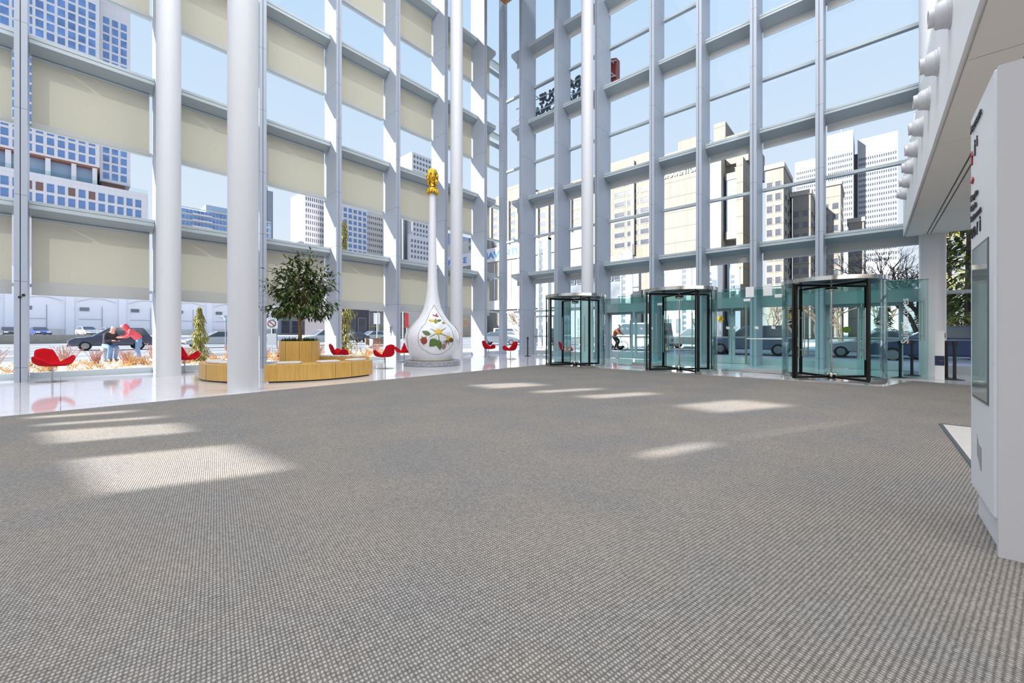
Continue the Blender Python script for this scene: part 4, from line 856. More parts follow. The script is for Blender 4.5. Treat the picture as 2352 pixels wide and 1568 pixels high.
b.box('stair_recess', C_TAN, 108,23.2,0,118,26.6,43.0); b.box('right_pier', C_TAN, 104,22.0,0,125,23.4,41.6); b.box('tower_head', C_TAN, 107,26.4,43,120,29,52.4); b.box('tower_head_low', C_TAN, 107,21.5,41.6,126,26.3,48.5)
b.box('stair_bay', C_LITE, 105.4,23.6,23.4,108,26.0,25.2); b.box('stair_bay_top', C_LITE, 105.4,23.6,37.4,108,26.0,39.0); b.box('stair_glass', C_BLUEG, 105.6,23.7,25.2,108,25.9,37.4); b.box('stair_glass_low', C_BLUEG, 106.5,23.7,4,108,25.9,20)
b.box('roof_rail', C_GREY, 104.2,29,47.2,104.3,44,47.35); b.grid('u', 104, 30.5, 4, 3, 4, 4.5, 4.2, 1.0, 2.0, W_GREY, C_TAN)
text('sign_lettering', 'HOTEL', 2.0, M_WHITEPL, (103.9,39.6,43.0), (R(90),0,R(-90)), b.r, 0.2, bold=0.05, sx=1.1); text('sign_lettering', 'BONAVENTURE', 1.75, M_WHITEPL, (103.9,41.4,41.0), (R(90),0,R(-90)), b.r, 0.2, bold=0.05, sx=0.82); b.done()
b = Bld('stepped tan concrete block with punched windows right of the blank hotel wall', name='concrete_block')
for (x, y0, y1, z, n) in ((100,13.7,16.9,35.7,0),(108,9.9,13.1,31.3,1),(116,5.2,8.9,34.4,2),(124,1.4,4.2,27.1,3)):
    b.box('stepped_wing', C_TAN, x,y0,0,x+12,y1,z); b.box('parapet', C_LITE, x-0.3,y0-0.2,z,x+12,y1+0.2,z+1.0)
    b.grid('u', x, y0+0.95, 9.0, 2, int((z-10.5)/2.5), (y1-y0)/2.1, 2.5, 1.1, 1.5, W_DARK, C_LITE)
    for j in range(int((z-10.5)/2.5)):
        for i in range(3):
            b.w.append(((x+2.4+3.6*i, y0, 9.0+2.5*j), R(0), 2.2, 1.55, W_DARK, C_LITE))
b.done()
b = Bld('pair of tall white gridded office slabs rising behind the concrete blocks', name='office_tower')
C_PRE = panel_mat('white_precast', (162,162,167), 5.2, 0, 0.9, 0.03)
b.box('left_slab', C_PRE, 500,13.2,0,540,32.9,194); b.box('right_slab', C_PRE, 520,-18,0,560,10.5,190); b.box('far_slab', C_PRE, 520,43,0,560,61,182); b.box('link_block', C_GREY, 530,10,0,560,14,180)
b.grid('u', 500, 14.5, 92, 12, 16, 1.55, 5.2, 1.05, 2.9, W_DARK, C_PRE); b.grid('u', 520, -16.6, 70, 17, 20, 1.6, 5.2, 1.1, 2.9, W_DARK, C_PRE); b.grid('u', 520, 44.4, 132, 10, 8, 1.65, 5.2, 1.1, 2.9, W_DARK, C_PRE)
MB().tube([(505,22,194),(505,22,212)], 0.5, 6).build('mast', C_GREY, b.r); b.done()
b = Bld('grey podium building with a dark roof edge behind the middle revolving door', name='podium_building')
b.box('wall', C_GREY, 92,44.5,0,100,66,18); b.box('roof_edge', C_PALE, 91.5,44.5,18,100,66,20.2); b.box('shop_glass', W_GREY, 91.7,46,8,92,64,14)
b.grid('u', 91.7, 47, 14.2, 8, 1, 2.2, 3, 1.8, 2.4, W_DARK, C_GREY); b.done()
b = Bld('white low building with a large green-grey screen panel below the hotel sign', name='podium_building')
b.box('wall', C_WHITE, 90,24.5,0,97,38.5,16.2); b.box('screen_frame', C_GREY, 89.8,27.4,7.6,90,35.4,14.4); b.box('screen_panel', mat('green_grey_panel', (138,146,136), 0.6), 89.6,27.8,8.0,89.85,35.0,14.0)
b.grid('u', 90, 26, 1.0, 5, 1, 2.6, 3, 2.0, 3.4, W_GREY, C_WHITE); b.done()
# ---------------------------------------------------------------- vehicles
M_TYRE = mat('tyre', (34,34,36), 0.8); M_RIM = mat('wheel_rim', (150,152,156), 0.3, 0.8); M_CARGLASS = mat('car_glass', (64,74,86), 0.08, 0, 0.9); M_LAMPR = mat('tail_lamp', (200,28,30), 0.3); M_LAMPW = mat('head_lamp', (225,228,232), 0.2)
def car(label, loc, rz, paint, kind='sedan', L=4.6, Wd=1.82, Hh=1.46):
    c = thing('car', label, 'car', loc, rz, 'cars outside')
    P = mat('car_paint_%d_%d_%d' % paint, paint, 0.25, 0.0, 0.6, coat=0.6); h = L/2
    if kind == 'sedan': prof = [(-h,0.45),(-h+0.02,0.85),(-h+0.25,0.98),(-h+0.95,1.0),(h-1.25,0.95),(h-0.35,0.78),(h,0.62),(h,0.32),(-h,0.32)]; cab = [(-h+0.45,0.98),(-h+1.25,Hh),(h-2.35,Hh),(h-1.35,0.94)]
    elif kind == 'suv': prof = [(-h,0.5),(-h+0.02,1.05),(-h+0.2,1.1),(h-1.3,1.08),(h-0.3,0.95),(h,0.75),(h,0.35),(-h,0.35)]; cab = [(-h+0.12,1.08),(-h+0.55,Hh),(h-2.2,Hh),(h-1.25,1.06)]
    elif kind == 'van': prof = [(-h,0.5),(-h+0.02,1.15),(h-0.9,1.15),(h-0.2,1.0),(h,0.7),(h,0.35),(-h,0.35)]; cab = [(-h+0.04,1.14),(-h+0.15,Hh),(h-1.7,Hh),(h-0.85,1.13)]
    else: prof = [(-h,0.55),(-h,1.05),(h-1.4,1.05),(h-0.2,1.0),(h,0.8),(h,0.4),(-h,0.4)]; cab = [(-0.6,1.04),(-0.45,Hh),(h-2.2,Hh),(h-1.35,1.03)]
    MB().extr([(x,-Wd/2,z) for x, z in prof], (0,Wd,0)).build('body', P, c, bevel=0.07)
    m = MB(); n = len(cab); wi = Wd/2-0.06; wo = Wd/2-0.20
    def pt(i, sy): x, z = cab[i]; return (x, sy*(wi if i in (0,3) else wo), z)
    m.add([pt(i,-1) for i in range(4)]+[pt(i,1) for i in range(4)], [(0,1,2,3),(7,6,5,4),(0,4,5,1),(1,5,6,2),(2,6,7,3),(3,7,4,0)]); m.build('roof_cabin', P, c, bevel=0.04)
    m = MB(); a, b_, c_, d_ = [Vector((x,0,z)) for x, z in cab]
    for sy in (-1, 1):
        q = [Vector(pt(i, sy)) for i in range(4)]; ce_ = sum(q, Vector())/4
        m.add([ce_+(p-ce_)*0.84+Vector((0,sy*0.015,0)) for p in q], [(0,1,2,3)])
    for i0, i1 in ((0,1),(2,3)):
        q = [Vector(pt(i0,-1)), Vector(pt(i0,1)), Vector(pt(i1,1)), Vector(pt(i1,-1))]; ce_ = sum(q, Vector())/4; nn = (q[1]-q[0]).cross(q[2]-q[0]).normalized(); out = Vector((-1 if i0 == 0 else 1,0,0.2)); nn = nn if nn.dot(out) > 0 else -nn
        m.add([ce_+(p-ce_)*0.86+nn*0.015 for p in q], [(0,1,2,3)])
    m.build('windows', M_CARGLASS, c, fix=False)
    r = 0.36 if kind in ('suv','truck','van') else 0.32
    for x in (-h+0.85, h-0.88):
        for sy in (-1, 1):
            w = MB(); w.M = Matrix.Translation((x, sy*(Wd/2-0.10), r)) @ Matrix.Rotation(R(90), 4, 'X'); w.lathe([(0.001,-0.11),(r-0.03,-0.11),(r,-0.07),(r,0.07),(r-0.03,0.11),(0.001,0.11)], n=20); wh = w.build('wheel', M_TYRE, c, smooth=True)
            w = MB(); w.M = Matrix.Translation((x, sy*(Wd/2-0.10), r)) @ Matrix.Rotation(R(90), 4, 'X'); w.lathe([(0.001,-0.118),(r*0.62,-0.118),(r*0.62,0.118),(0.001,0.118)], n=16); w.build('rim', M_RIM, wh, smooth=True)
    for sy in (-1, 1):
        MB().box(-h-0.015,sy*(Wd/2-0.36)-0.2,0.72,-h+0.06,sy*(Wd/2-0.36)+0.2,0.90).build('tail_light', M_LAMPR, c); MB().box(h-0.10,sy*(Wd/2-0.34)-0.2,0.60,h+0.012,sy*(Wd/2-0.34)+0.2,0.74).build('head_light', M_LAMPW, c)
    MB().box(-h-0.02,-Wd/2+0.08,0.34,-h+0.05,Wd/2-0.08,0.55).box(h-0.05,-Wd/2+0.08,0.32,h+0.02,Wd/2-0.08,0.50).build('bumper', M_BLACK, c)
    return c
ZG = -0.16
car('dark blue SUV on the street behind the two people', (2.7,45,ZG), R(180), (52,64,90), 'suv', 4.7, 1.9, 1.75)
car('white sedan on the street behind the small conifer', (9.6,45.6,ZG), R(180), (190,192,196), 'sedan', 4.7, 1.84, 1.5)
car('white SUV with red tail lights seen right of the indoor tree trunk', (19.2,45.4,ZG), R(180), (188,190,194), 'suv', 4.7, 1.9, 1.7)
car('dark car parked at the far left edge of the lot', (-5.2,98,0.65), R(-80), (60,64,72)); car('blue car parked in the lot right of the leftmost fin', (-2.2,97,0.65), R(-78), (48,76,140))
car('white car parked in the lot beside the blue one', (3.0,97,0.65), R(-76), (186,188,192), 'suv', 4.5, 1.8, 1.6); car('silver car parked farthest right in the lot', (5.8,99,0.65), R(-70), (150,154,160))
car('dark blue sedan behind the second conifer', (27.6,55,ZG), R(190), (50,60,82)); car('white car right of the second conifer', (32,58,ZG), R(185), (186,188,192), 'suv', 4.6, 1.85, 1.6)
car('grey car waiting at the far street corner', (33.2,31.4,ZG), R(-60), (96,104,116)); car('white van at the far street corner behind the grey car', (47,42.5,ZG), R(-60), (190,192,196), 'van', 5.0, 2.0, 2.1); car('white car at the far corner beside the window fin', (42,37,ZG), R(-75), (186,188,192), 'suv', 4.4, 1.8, 1.6)
car('dark SUV seen from behind through the single outer door', (36.4,28,ZG), R(60), (62,66,76), 'suv', 4.8, 1.95, 1.85)
car('white van outside, between the farthest and middle revolving doors', (29.5,13.6,ZG), R(90), (188,190,192), 'van', 5.2, 2.0, 2.1)
car('dark pickup truck with red tail lights beyond the middle revolving door', (35.5,11,ZG), R(90), (58,66,70), 'truck', 5.4, 1.95, 1.75)
car('blue-grey SUV outside the glass door with the white notices', (28.6,5.6,ZG), R(90), (92,104,126), 'suv', 4.8, 1.92, 1.78)
car('silver sedan outside the nearest revolving door', (29.4,-0.2,ZG), R(90), (150,158,166), 'sedan', 4.7, 1.84, 1.46)
car('dark blue SUV outside, half hidden by the round column', (25.6,-2.1,ZG), R(90), (44,62,100), 'suv', 4.6, 1.9, 1.62); car('pale blue hatchback behind the dark blue SUV at the right', (30.5,-5.6,ZG), R(90), (120,138,164), 'suv', 4.4, 1.85, 1.75)
# ---------------------------------------------------------------- trees and plants
M_TWIG = mat('bare_twigs', (70,58,54), 0.9); M_TWIG2 = mat('reddish_twigs', (112,88,78), 0.9); M_TRUNK = mat('tree_bark', (88,74,66), 0.9, noise=(6,0.2))
def bare_tree(label, loc, h, seed, m, spread=0.5, depth=5, name='bare_tree', lean=(0,0), group='bare trees across the street'):
    t = thing(name, label, 'tree', loc, 0, group); rn = random.Random(seed); tk = MB(); br = MB()
    def grow(p, d, l, r, k):
        q = p+d*l; md_ = p.lerp(q, 0.5)+Vector((rn.gauss(0,.05),rn.gauss(0,.05),0))*l
        (tk if k == 0 else br).tube([p, md_, q], [r, r*0.85, r*0.68], 6 if k < 2 else 4, cap=False)
        if k >= depth: return
        for i in range(2 if k == 0 else rn.choice((2,3,3))):
            nd = (d+Vector((rn.gauss(0,spread), rn.gauss(0,spread), rn.gauss(0.12,spread*0.6)))).normalized(); grow(md_.lerp(q, rn.uniform(0.3,1.0)), nd, l*rn.uniform(0.62,0.85), r*0.6, k+1)
    for i in range(3 if name == 'bare_tree' else 9):
        d = Vector((lean[0]+rn.gauss(0,0.25*(i > 0)), lean[1]+rn.gauss(0,0.25*(i > 0)), 1)).normalized()
        grow(Vector((0,0,0)) if name == 'bare_tree' else Vector((rn.gauss(0,.3),rn.gauss(0,.3),0)), d, h*0.28, h*0.02 if name == 'bare_tree' else h*0.006, 0)
    tk.build('trunk', M_TRUNK if name == 'bare_tree' else m, t, smooth=True); br.build('branches', m, t, fix=False); return t
for args in (('large dark bare tree spreading beyond the nearest revolving door', (41,-3.3,0), 10.0, 3, M_TWIG, 0.55, 6, 'bare_tree', (-0.05,0.30)), ('pale bare tree seen through the glass door with the notices', (44,7.2,0), 5.6, 8, M_TWIG2, 0.5), ('bare tree seen through the nearest revolving door', (50,2.2,0), 7.0, 15, M_TWIG2, 0.5),
    ('slim bare tree seen left of the middle revolving door', (60,18.4,0), 7.5, 21, M_TWIG, 0.45), ('bare tree behind the second conifer', (44,74,0), 9.0, 27, M_TWIG2, 0.5), ('bare tree left of the sculpture base', (56,72,0), 9.5, 31, M_TWIG2, 0.5), ('bare tree in front of the low building in the far corner', (62,52,0), 8.5, 35, M_TWIG2, 0.5),
    ('reddish bare tree between the concrete blocks and the nearest revolving door', (70,5.6,0), 12.5, 41, M_TWIG2, 0.5, 6), ('second reddish bare tree above the nearest revolving door', (60,-0.6,0), 8.0, 44, M_TWIG2, 0.55, 6)):
    bare_tree(*args)
M_NEED = mat('conifer_needles', (86,96,52), 0.8, 0, 0.2, noise=(3,0.4)); M_NEEDY = mat('yellow_conifer_needles', (150,146,84), 0.8, 0, 0.2, noise=(4,0.3))
def conifer(label, loc, h, w, seed, m, droop=0.5, n=900, z0=0.0, s=1.0, group='conifers outside'):
    t = thing('conifer', label, 'tree', loc, 0, group); rn = random.Random(seed); fo = MB()
    MB().tube([(0,0,0),(0.03,0,h*0.5),(0,0,h)], [h*0.022+0.02,h*0.014,0.01], 6).build('trunk', M_TRUNK, t, smooth=True)
    for i in range(n):
        f_ = rn.random()**1.15; z = z0+(h-z0)*f_; a = rn.uniform(0, 2*math.pi); k = 0.5+0.5*math.sin(f_*23+seed); rr = w*(1-f_*0.85)*(0.45+0.55*k)*rn.uniform(0.25,1)
        p = Vector((rr*math.cos(a), rr*math.sin(a), z-droop*rr*0.6)); d = Vector((math.cos(a), math.sin(a), -droop*1.5+rn.uniform(-.4,.3)))
        leaf(fo, p, d, rn.uniform(0.16,0.32)*s, rn.uniform(0.05,0.09)*s, rn)
    fo.build('foliage', m, t, fix=False); return t
conifer('small weeping yellow-green conifer in the snowy bed between the white columns', (3.95,21.4,-0.05), 2.35, 0.62, 2, M_NEEDY, 1.0, 2400, 0, 0.5)
conifer('tall weeping conifer in the snowy bed right of the indoor tree', (10.6,22.2,-0.05), 7.6, 1.15, 5, M_NEEDY, 1.2, 2600, 0.2, 0.75)
conifer('large pine with a reddish trunk outside, right of the round column', (38,-4.6,0), 13, 3.2, 9, M_NEED, 0.25, 1500, 2.6, 2.6); conifer('dark pine behind the large bare tree', (54,-5.2,0), 15, 3.2, 14, M_NEEDY, 0.3, 1300, 1.0, 2.8)
conifer('round green evergreen seen through the nearest revolving door', (42,-0.7,0), 3.2, 1.2, 17, M_NEED, 0.2, 900, 0, 1.4); conifer('yellowish evergreen behind the right end of the glass screen', (45,-3.0,0), 3.6, 1.1, 19, M_NEEDY, 0.2, 900, 0, 1.4); conifer('low juniper bush behind the dark blue SUV', (35,-3.9,0), 2.2, 1.4, 23, M_NEEDY, 0.1, 800, 0, 1.4)
# dry planting in the bed
M_DRY = mat('dry_straw', (206,164,116), 0.9, 0, 0.1, noise=(2,0.35)); M_PINKT = mat('pinkish_twigs', (186,140,126), 0.9, 0, 0.1)
rn = random.Random(4)
def tuft(label, name, x, y, h, n, m, spread, cat, group):
    t = MB()
    for i in range(n):
        a = rn.uniform(0, 2*math.pi); l = h*rn.uniform(0.6,1.1); s_ = spread*rn.uniform(0.2,1); p = (rn.gauss(0,.06),rn.gauss(0,.06),0); q = (p[0]+s_*math.cos(a)*l*0.5,p[1]+s_*math.sin(a)*l*0.5,l*0.6); e_ = (p[0]+s_*math.cos(a)*l,p[1]+s_*math.sin(a)*l,l*0.95)
        t.tube([p,q,e_], [0.008,0.006,0.004] if name == 'twiggy_shrub' else [0.008,0.006,0.003], 3, cap=False)
        if name == 'twiggy_shrub': t.ell(e_, 0.015, 0.015, 0.015, 5, 3)
    o = t.build(name, m, fix=False); o.location = (x,y,-0.03); return tag(o, label, cat, group)
cl = MB()
for i in range(900):
    x = rn.uniform(-8,17.5); y = 16.6+6.4*rn.random()**0.8; n = rn.randint(3,7)
    for k in range(n):
        a = rn.uniform(0,2*math.pi); l = rn.uniform(0.08,0.28); cl.tube([(x,y,-0.03),(x+math.cos(a)*l*0.8,y+math.sin(a)*l*0.8,l*0.6)], [0.012,0.006], 3, cap=False)
tag(cl.build('dry_ground_cover', M_DRY, fix=False), 'dry brown stalks scattered over the snowy planting bed', 'dry plants', kind='stuff')
spots = [(-4.6,21.6),(-2.6,19.6),(-1.5,22.1),(0.1,21.8),(0.9,22.4),(1.7,21.6),(2.6,22.2),(3.2,20.1),(5.2,21.8),(6.0,20.2),(7.4,22),(8.6,20.6),(9.6,21.4),(11.8,20.8),(13.2,21.6),(14.6,20.4)]
for i, (x, y) in enumerate(spots):
    tuft('pinkish twiggy shrub in the snowy bed, %s of its row from the left' % (ORD[i//2] if i % 2 == 0 else ORD[i//2]+' behind') if False else 'pinkish twiggy shrub in the snowy planting bed', 'twiggy_shrub', x, y, rn.uniform(0.5,0.8), 60, M_PINKT, 0.6, 'shrub', 'pinkish shrubs in the planting bed')
for i in range(44):
    tuft('dry straw-coloured grass clump in the snowy planting bed', 'grass_clump', rn.uniform(-7,16.5), rn.uniform(17,22.5), rn.uniform(0.25,0.5), 46, M_DRY, 0.9, 'grass', 'straw grass clumps in the planting bed')
# ---------------------------------------------------------------- street furniture
def pylon(label, x, y, h):
    p = thing('sign_pylon', label, 'sign', (x,y,ZG), R(-90), 'white street pylons with dark letter plates')
    MB().box(-0.08,-0.25,0,0.42,0.25,h).build('pylon_post', M_WHITEPL, p)
    MB().box(-0.62,-0.2,0,-0.54,0.2,h-0.1).box(-0.62,-0.2,h-0.2,0.42,0.2,h).build('pylon_frame', M_WHITEPL, p)
    n = 12
    for i in range(n): MB().box(-0.54,-0.24,h-0.9-i*0.62-0.38,-0.1,-0.18,h-0.9-i*0.62).build('letter_plate', M_NAVY, p)
for l, x, y, h in (('white sign pylon seen between the first and second fins of the door side', 26.4,19.9,9.1), ('white sign pylon behind the left part of the middle revolving door', 35.6,17.2,9.1), ('white sign pylon in front of the green-grey screen panel', 45,14.8,9.1), ('shorter-looking white sign pylon right of the screen panel', 48.8,13.3,9.1), ('white sign pylon below the glazed stair bay', 53.2,12.0,9.1)): pylon(l, x, y, h)
bn = thing('banner_pole', 'dark pole carrying a pale blue banner behind the middle revolving door', 'banner', (34.5,16.2,ZG))
MB().tube([(0,0,0),(0,0,9.4)], 0.11, 8).build('pole', C_GREY, bn); MB().box(-0.03,-0.62,5.5,0.03,0.0,7.1).box(-0.03,-0.62,5.1,0.03,0.0,5.4).build('banner', mat('banner_blue', (150,184,208), 0.6), bn)
def lamp(label, x, y, h, rz):
    p = thing('street_lamp', label, 'street lamp', (x,y,ZG), rz, 'street lamps'); MB().tube([(0,0,0),(0,0,h),(0.15,0,h+0.5),(0.6,0,h+0.8),(1.5,0,h+0.9)], [0.09,0.07,0.06,0.05,0.05], 8).build('lamp_post', M_FRAME, p, smooth=True); MB().ell((1.75,0,h+0.86), 0.4, 0.16, 0.09, 12, 6).build('lamp_head', M_FRAME, p, smooth=True)
lamp('curved street lamp above the farthest revolving door', 32,24,4.0,R(-80)); lamp('tall street lamp behind the sculpture neck', 36.5,56,20.5,R(200)); lamp('street lamp seen between the second and third fins of the door side', 45,39,14.0,R(200)); lamp('slanting street lamp arm beside the pale blue banner', 36.5,14.2,4.2,R(60))
def road_sign(label, x, y, h, rz, shape, m, s=0.42, extra=None):
    p = thing('road_sign', label, 'road sign', (x,y,ZG), rz, None); MB().tube([(0,0,0),(0,0,h+0.3)], 0.035, 8).build('sign_post', M_FRAME, p)
    q = MB(); q.extr([(a*s,-0.06,h+b_*s) for a, b_ in shape], (0,0.02,0)); q.build('sign_plate', m, p)
    if extra: extra(p, h)
DIA = [(-1,0),(0,-1),(1,0),(0,1)]; SQ = [(-1,-1),(1,-1),(1,1),(-1,1)]
M_YEL = mat('sign_yellow', (226,186,30), 0.5)
def arrow2(p, h): MB().box(-0.06,-0.075,h-0.12,-0.02,-0.062,h+0.09).box(0.03,-0.075,h-0.08,0.07,-0.062,h+0.13).build('sign_symbol', M_BLACK, p)
road_sign('yellow diamond road sign right of the middle revolving door', 33,8.5,2.4,R(-70),DIA,M_YEL,0.27,arrow2); road_sign('yellow diamond road sign left of the nearest revolving door', 37.5,4.95,2.7,R(-70),DIA,M_YEL,0.30,arrow2); road_sign('partly hidden yellow diamond road sign behind the nearest revolving door', 37.8,4.2,2.7,R(-50),DIA,M_YEL,0.27,arrow2)
def noturn(p, h):
    q = MB(); q.tube([(0.24*math.cos(a*0.3927),-0.07,h+0.24*math.sin(a*0.3927)) for a in range(17)], 0.03, 6); q.tube([(-0.17,-0.07,h+0.17),(0.17,-0.07,h-0.17)], 0.03, 6); q.build('sign_symbol', mat('sign_maroon', (120,40,48), 0.5), p)
    MB().box(-0.28,-0.06,h-1.5,0.28,-0.04,h-0.7).box(-0.3,-0.06,h+0.6,0.3,-0.04,h+1.3).build('extra_plate', M_WHITEPL, p)
road_sign('white prohibition road sign on a post left of the oak planter', 9.9,31.5,2.0,R(-20),SQ,M_WHITEPL,0.36,noturn); road_sign('white parking sign seen from behind, right of the second conifer', 16.9,29.6,2.5,R(160),[(-0.5,-0.9),(0.5,-0.9),(0.5,0.9),(-0.5,0.9)],M_WHITEPL,0.5)
road_sign('tall red marker sign on a thin post left of the sculpture', 19.8,29.8,2.6,R(-30),[(-0.3,-1.6),(0.3,-1.6),(0.3,0.9),(-0.3,0.9)],mat('marker_red', (190,50,56), 0.5),0.5)
sh = thing('bus_shelter', 'glass bus shelter with a rounded roof right of the small conifer', 'bus shelter', (10.9,40,ZG))
MB().box(-1.9,-0.6,0.3,1.9,-0.56,2.3).build('shelter_glass', M_TEAL2, sh, fix=False)
q = MB(); [q.tube([(x,-0.58,0),(x,-0.58,2.4),(x,0.1,2.75),(x,0.9,2.6)], 0.05, 6) for x in (-1.9,-0.65,0.65,1.9)]; q.build('shelter_frame', C_GREY, sh); MB().extr([(-2,-0.7,2.35),(-2,0.1,2.8),(-2,1.0,2.65),(-2,1.0,2.6),(-2,0.1,2.72),(-2,-0.7,2.3)], (4,0,0)).build('shelter_roof', M_TEAL2, sh)
bb = thing('garden_bench', 'low weathered bench in the snowy bed right of the second conifer', 'bench', (13.9,23.6,-0.1), R(10)); MB().box(-1.2,-0.25,0.42,1.2,0.25,0.48).box(-1.2,0.2,0.55,1.2,0.26,0.95).build('bench_slats', mat('weathered_wood', (150,126,104), 0.8), bb); MB().box(-1.0,-0.22,0,-0.9,0.25,0.9).box(0.9,-0.22,0,1.0,0.25,0.9).build('bench_leg', C_GREY, bb)
# ---------------------------------------------------------------- people
M_SKIN = mat('skin', (206,160,138), 0.6); M_JEAN = mat('blue_jeans', (112,140,176), 0.9, noise=(20,0.15)); M_PINK = mat('pink_hoodie', (212,84,96), 0.9); M_BLKJ = mat('black_jacket', (38,38,44), 0.8); M_ORNG = mat('orange_jacket', (176,100,70), 0.9); M_CAP = mat('white_hair', (214,206,202), 0.9)
def skin(name, verts, edges, mtl, parent=None, sub=2, root=0):
    me = bpy.data.meshes.new(name); me.from_pydata([v[:3] for v in verts], edges, []); me.materials.append(mtl)
    o = bpy.data.objects.new(name, me); COL.objects.link(o)
    md = o.modifiers.new('skin', 'SKIN'); md.use_smooth_shade = True
    for i, v in enumerate(verts): me.skin_vertices[0].data[i].radius = (v[3], v[3]*(v[4] if len(v) > 4 else 1)); me.skin_vertices[0].data[i].use_root = i == root
    sb = o.modifiers.new('sub', 'SUBSURF'); sb.levels = sub; sb.render_levels = sub
    if parent is not None: o.parent = parent
    return o
def person(label, loc, rz, J, top, leg, hood=None, hair=None, sc=1.0):
    """J: joint positions in the person's own frame (x = facing)"""
    p = thing('person', label, 'person', loc, rz); g = lambda k, r, e=1: (*J[k], r, e)
    V = [g('pel',.10),g('spi',.12),g('che',.15),g('nec',.055),g('hed',.085),g('top',.07),g('ls',.065),g('le',.045),g('lw',.032),g('rs',.065),g('re',.045),g('rw',.032),g('lh',.07),g('lk',.055),g('la',.042),g('lt',.04),g('rh',.07),g('rk',.06),g('ra',.042),g('rt',.04)]
    E_ = [(0,1),(1,2),(2,3),(3,4),(4,5),(2,6),(6,7),(7,8),(2,9),(9,10),(10,11),(0,12),(12,13),(13,14),(14,15),(0,16),(16,17),(17,18),(18,19)]
    n0 = len(V)
    for w, e in (('lw','le'),('rw','re')):      # palm, five fingers
        W_ = Vector(J[w]); d = (W_-Vector(J[e])).normalized(); s_ = d.cross(Vector((0,0,1))); s_ = s_.normalized() if s_.length > 0.1 else Vector((0,1,0))
        wi = 8 if w == 'lw' else 11; P_ = W_+d*0.06; ip = len(V); V.append((*P_,0.034,0.6)); E_.append((wi,ip))
        for k in range(4):
            q = P_+d*0.04+s_*(k-1.5)*0.02; f2 = q+d*(0.055-abs(k-1.3)*0.008)+Vector((0,0,-0.02)); V += [(*q,0.010),(*f2,0.008)]; E_ += [(ip,len(V)-2),(len(V)-2,len(V)-1)]
        t1 = W_+d*0.03+s_*0.04; V += [(*t1,0.012),(*(t1+d*0.045),0.009)]; E_ += [(ip,len(V)-2),(len(V)-2,len(V)-1)]
    body = skin('body', V, E_, M_SKIN, p)
    tv = [(*(Vector(J['pel'])*1.35-Vector(J['spi'])*0.35),.165),g('spi',.175),g('che',.195),g('nec',.085),g('ls',.095),g('le',.07),g('lw',.048),g('rs',.095),g('re',.07),g('rw',.048)]
    skin('jacket', tv, [(0,1),(1,2),(2,3),(2,4),(4,5),(5,6),(2,7),(7,8),(8,9)], top, p)
    skin('trousers', [(*Vector(J['pel']).lerp(Vector(J['spi']),0.45),.12),g('pel',.145),g('lh',.115),g('lk',.085),g('la',.062),g('rh',.115),g('rk',.085),g('ra',.062)], [(0,1),(1,2),(2,3),(3,4),(1,5),(5,6),(6,7)], leg, p)
    hv = Vector(J['hed']); tv_ = Vector(J['top']); f = Vector(J['face']).normalized(); c = hv.lerp(tv_, 0.35)
    fm = MB(); fm.ell(c+f*0.105-(tv_-hv).normalized()*0.02, 0.016, 0.016, 0.022, 8, 6); s_ = f.cross(tv_-hv).normalized()
    for q in (-1, 1): fm.ell(c+s_*q*0.095, 0.02, 0.02, 0.035, 8, 6)
    fm.build('nose_and_ears', M_SKIN, p, smooth=True)
    em = MB(); [em.ell(c+f*0.092+s_*q*0.035+(tv_-hv).normalized()*0.02, 0.012, 0.012, 0.012, 6, 4) for q in (-1, 1)]; em.build('eyes', M_BLACK, p)
    if hood: skin('hood', [(*Vector(J['nec']).lerp(Vector(J['che']),0.35),.15),g('nec',.13),(*(hv-f*0.05),0.14),(*(tv_-f*0.06),0.11)], [(0,1),(1,2),(2,3)], hood, p)
    if hair: skin('hair', [(*(c-f*0.03),0.095),(*(tv_-f*0.015+(tv_-hv)*0.2),0.085)], [(0,1)], hair, p)
    sm = MB(); [sm.ell((J[a][0]*0.5+J[b_][0]*0.5,J[a][1],J[b_][2]), 0.14, 0.055, 0.055, 10, 6) for a, b_ in (('la','lt'),('ra','rt'))]; sm.build('shoes', M_BLACK, p, smooth=True)
    return p
bend = dict(pel=(0,0,0.98),spi=(0.08,0,1.12),che=(0.25,0,1.33),nec=(0.42,0,1.47),hed=(0.50,0,1.52),top=(0.60,0,1.60),face=(0.8,0,-0.5),ls=(0.29,0.2,1.36),le=(0.38,0.24,1.10),lw=(0.58,0.14,1.06),rs=(0.29,-0.2,1.36),re=(0.42,-0.24,1.10),rw=(0.62,-0.10,1.08),
    lh=(0,0.1,0.92),lk=(0.08,0.11,0.50),la=(0.0,0.11,0.09),lt=(0.16,0.12,0.05),rh=(0,-0.1,0.92),rk=(0.03,-0.11,0.50),ra=(-0.06,-0.11,0.09),rt=(0.10,-0.12,0.05))
person('person in a pink hooded sweatshirt and jeans bending forward on the snowy sidewalk', (2.35,24.6,-0.08), R(185), bend, M_PINK, M_JEAN, M_PINK)
sit = dict(bend); sit.update(pel=(0,0,0.72),spi=(0.10,0,0.90),che=(0.22,0,1.13),nec=(0.32,0,1.30),hed=(0.36,0,1.38),top=(0.42,0,1.50),face=(0.9,0,-0.3),ls=(0.24,0.2,1.18),le=(0.30,0.25,0.92),lw=(0.52,0.12,0.92),rs=(0.24,-0.2,1.18),re=(0.30,-0.25,0.92),rw=(0.52,-0.12,0.92),lh=(0.02,0.1,0.70),lk=(0.42,0.13,0.62),la=(0.30,0.13,0.09),lt=(0.46,0.14,0.05),rh=(0.02,-0.1,0.70),rk=(0.42,-0.13,0.62),ra=(0.30,-0.13,0.09),rt=(0.46,-0.14,0.05))
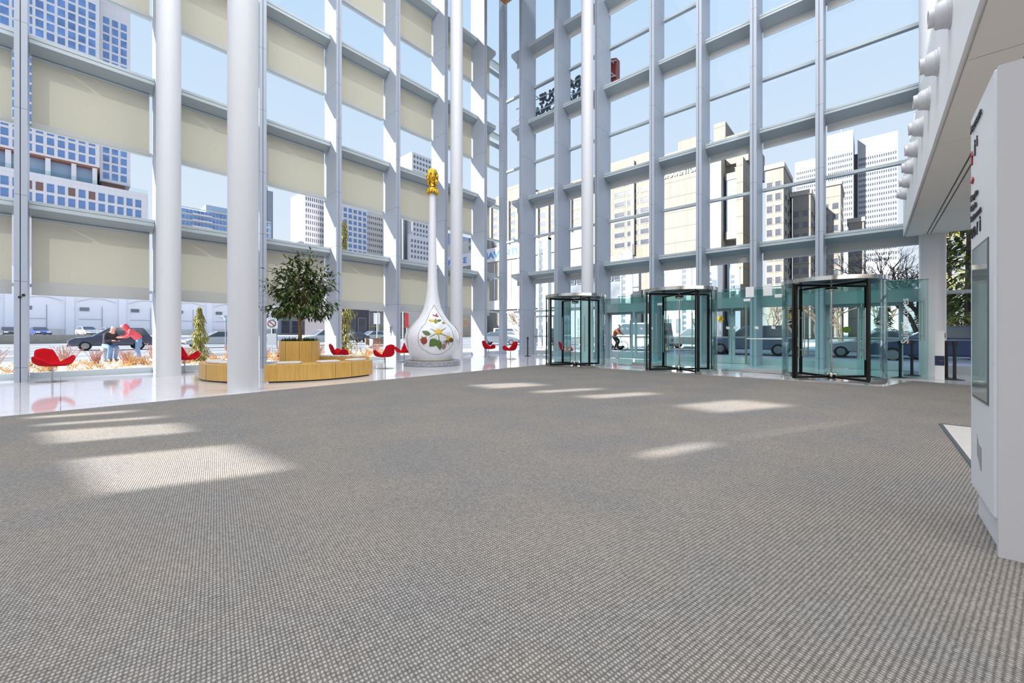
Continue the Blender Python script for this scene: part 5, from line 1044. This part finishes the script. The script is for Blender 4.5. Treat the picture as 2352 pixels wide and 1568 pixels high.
person('white-haired person in a black jacket and jeans crouching beside the one in pink', (1.35,25.2,-0.08), R(-60), sit, M_BLKJ, M_JEAN, None, M_CAP)
tag(MB().lathe([(0.001,0),(0.17,0),(0.2,0.5),(0.2,0.62),(0.001,0.62)], n=20).build('stool', C_GREY, smooth=True), 'small grey stool under the crouching person', 'stool'); bpy.data.objects['stool'].location = (1.36,25.18,-0.10)
ride = dict(bend); ride.update(pel=(0,0,1.0),spi=(0.06,0,1.15),che=(0.22,0,1.38),nec=(0.32,0,1.52),hed=(0.37,0,1.60),top=(0.40,0,1.74),face=(1,0,-0.1),ls=(0.25,0.2,1.40),le=(0.38,0.22,1.20),lw=(0.56,0.2,1.10),rs=(0.25,-0.2,1.40),re=(0.38,-0.22,1.20),rw=(0.56,-0.2,1.10),lh=(0.02,0.1,0.95),lk=(0.32,0.12,0.68),la=(0.16,0.12,0.30),lt=(0.30,0.12,0.26),rh=(0.02,-0.1,0.95),rk=(0.24,-0.12,0.55),ra=(0.06,-0.12,0.15),rt=(0.20,-0.12,0.11))
person('cyclist in an orange jacket riding past outside between two revolving doors', (24.8,12.95,-0.02), R(-80), ride, M_ORNG, M_BLKJ, None, mat('brown_hair', (84,58,44), 0.9))
bi = thing('bicycle', 'dark bicycle ridden by the person in the orange jacket', 'bicycle', (24.8,12.95,-0.04), R(-80))
for x in (-0.42, 0.62): MB().tube([(x+0.33*math.cos(a*0.2618),0,0.34+0.33*math.sin(a*0.2618)) for a in range(25)], 0.02, 6).build('wheel', M_TYRE, bi)
MB().tube([(-0.42,0,0.34),(0.08,0,0.30),(-0.08,0,0.88),(-0.42,0,0.34)], 0.016, 6).tube([(0.08,0,0.30),(0.46,0,0.86),(-0.05,0,0.78)], 0.016, 6).tube([(0.62,0,0.34),(0.46,0,0.86),(0.44,0,1.02)], 0.016, 6).tube([(0.56,-0.22,1.04),(0.44,0,1.02),(0.56,0.22,1.04)], 0.013, 6).box(-0.18,-0.06,0.88,0.06,0.06,0.92).build('bike_frame', M_BLACK, bi)
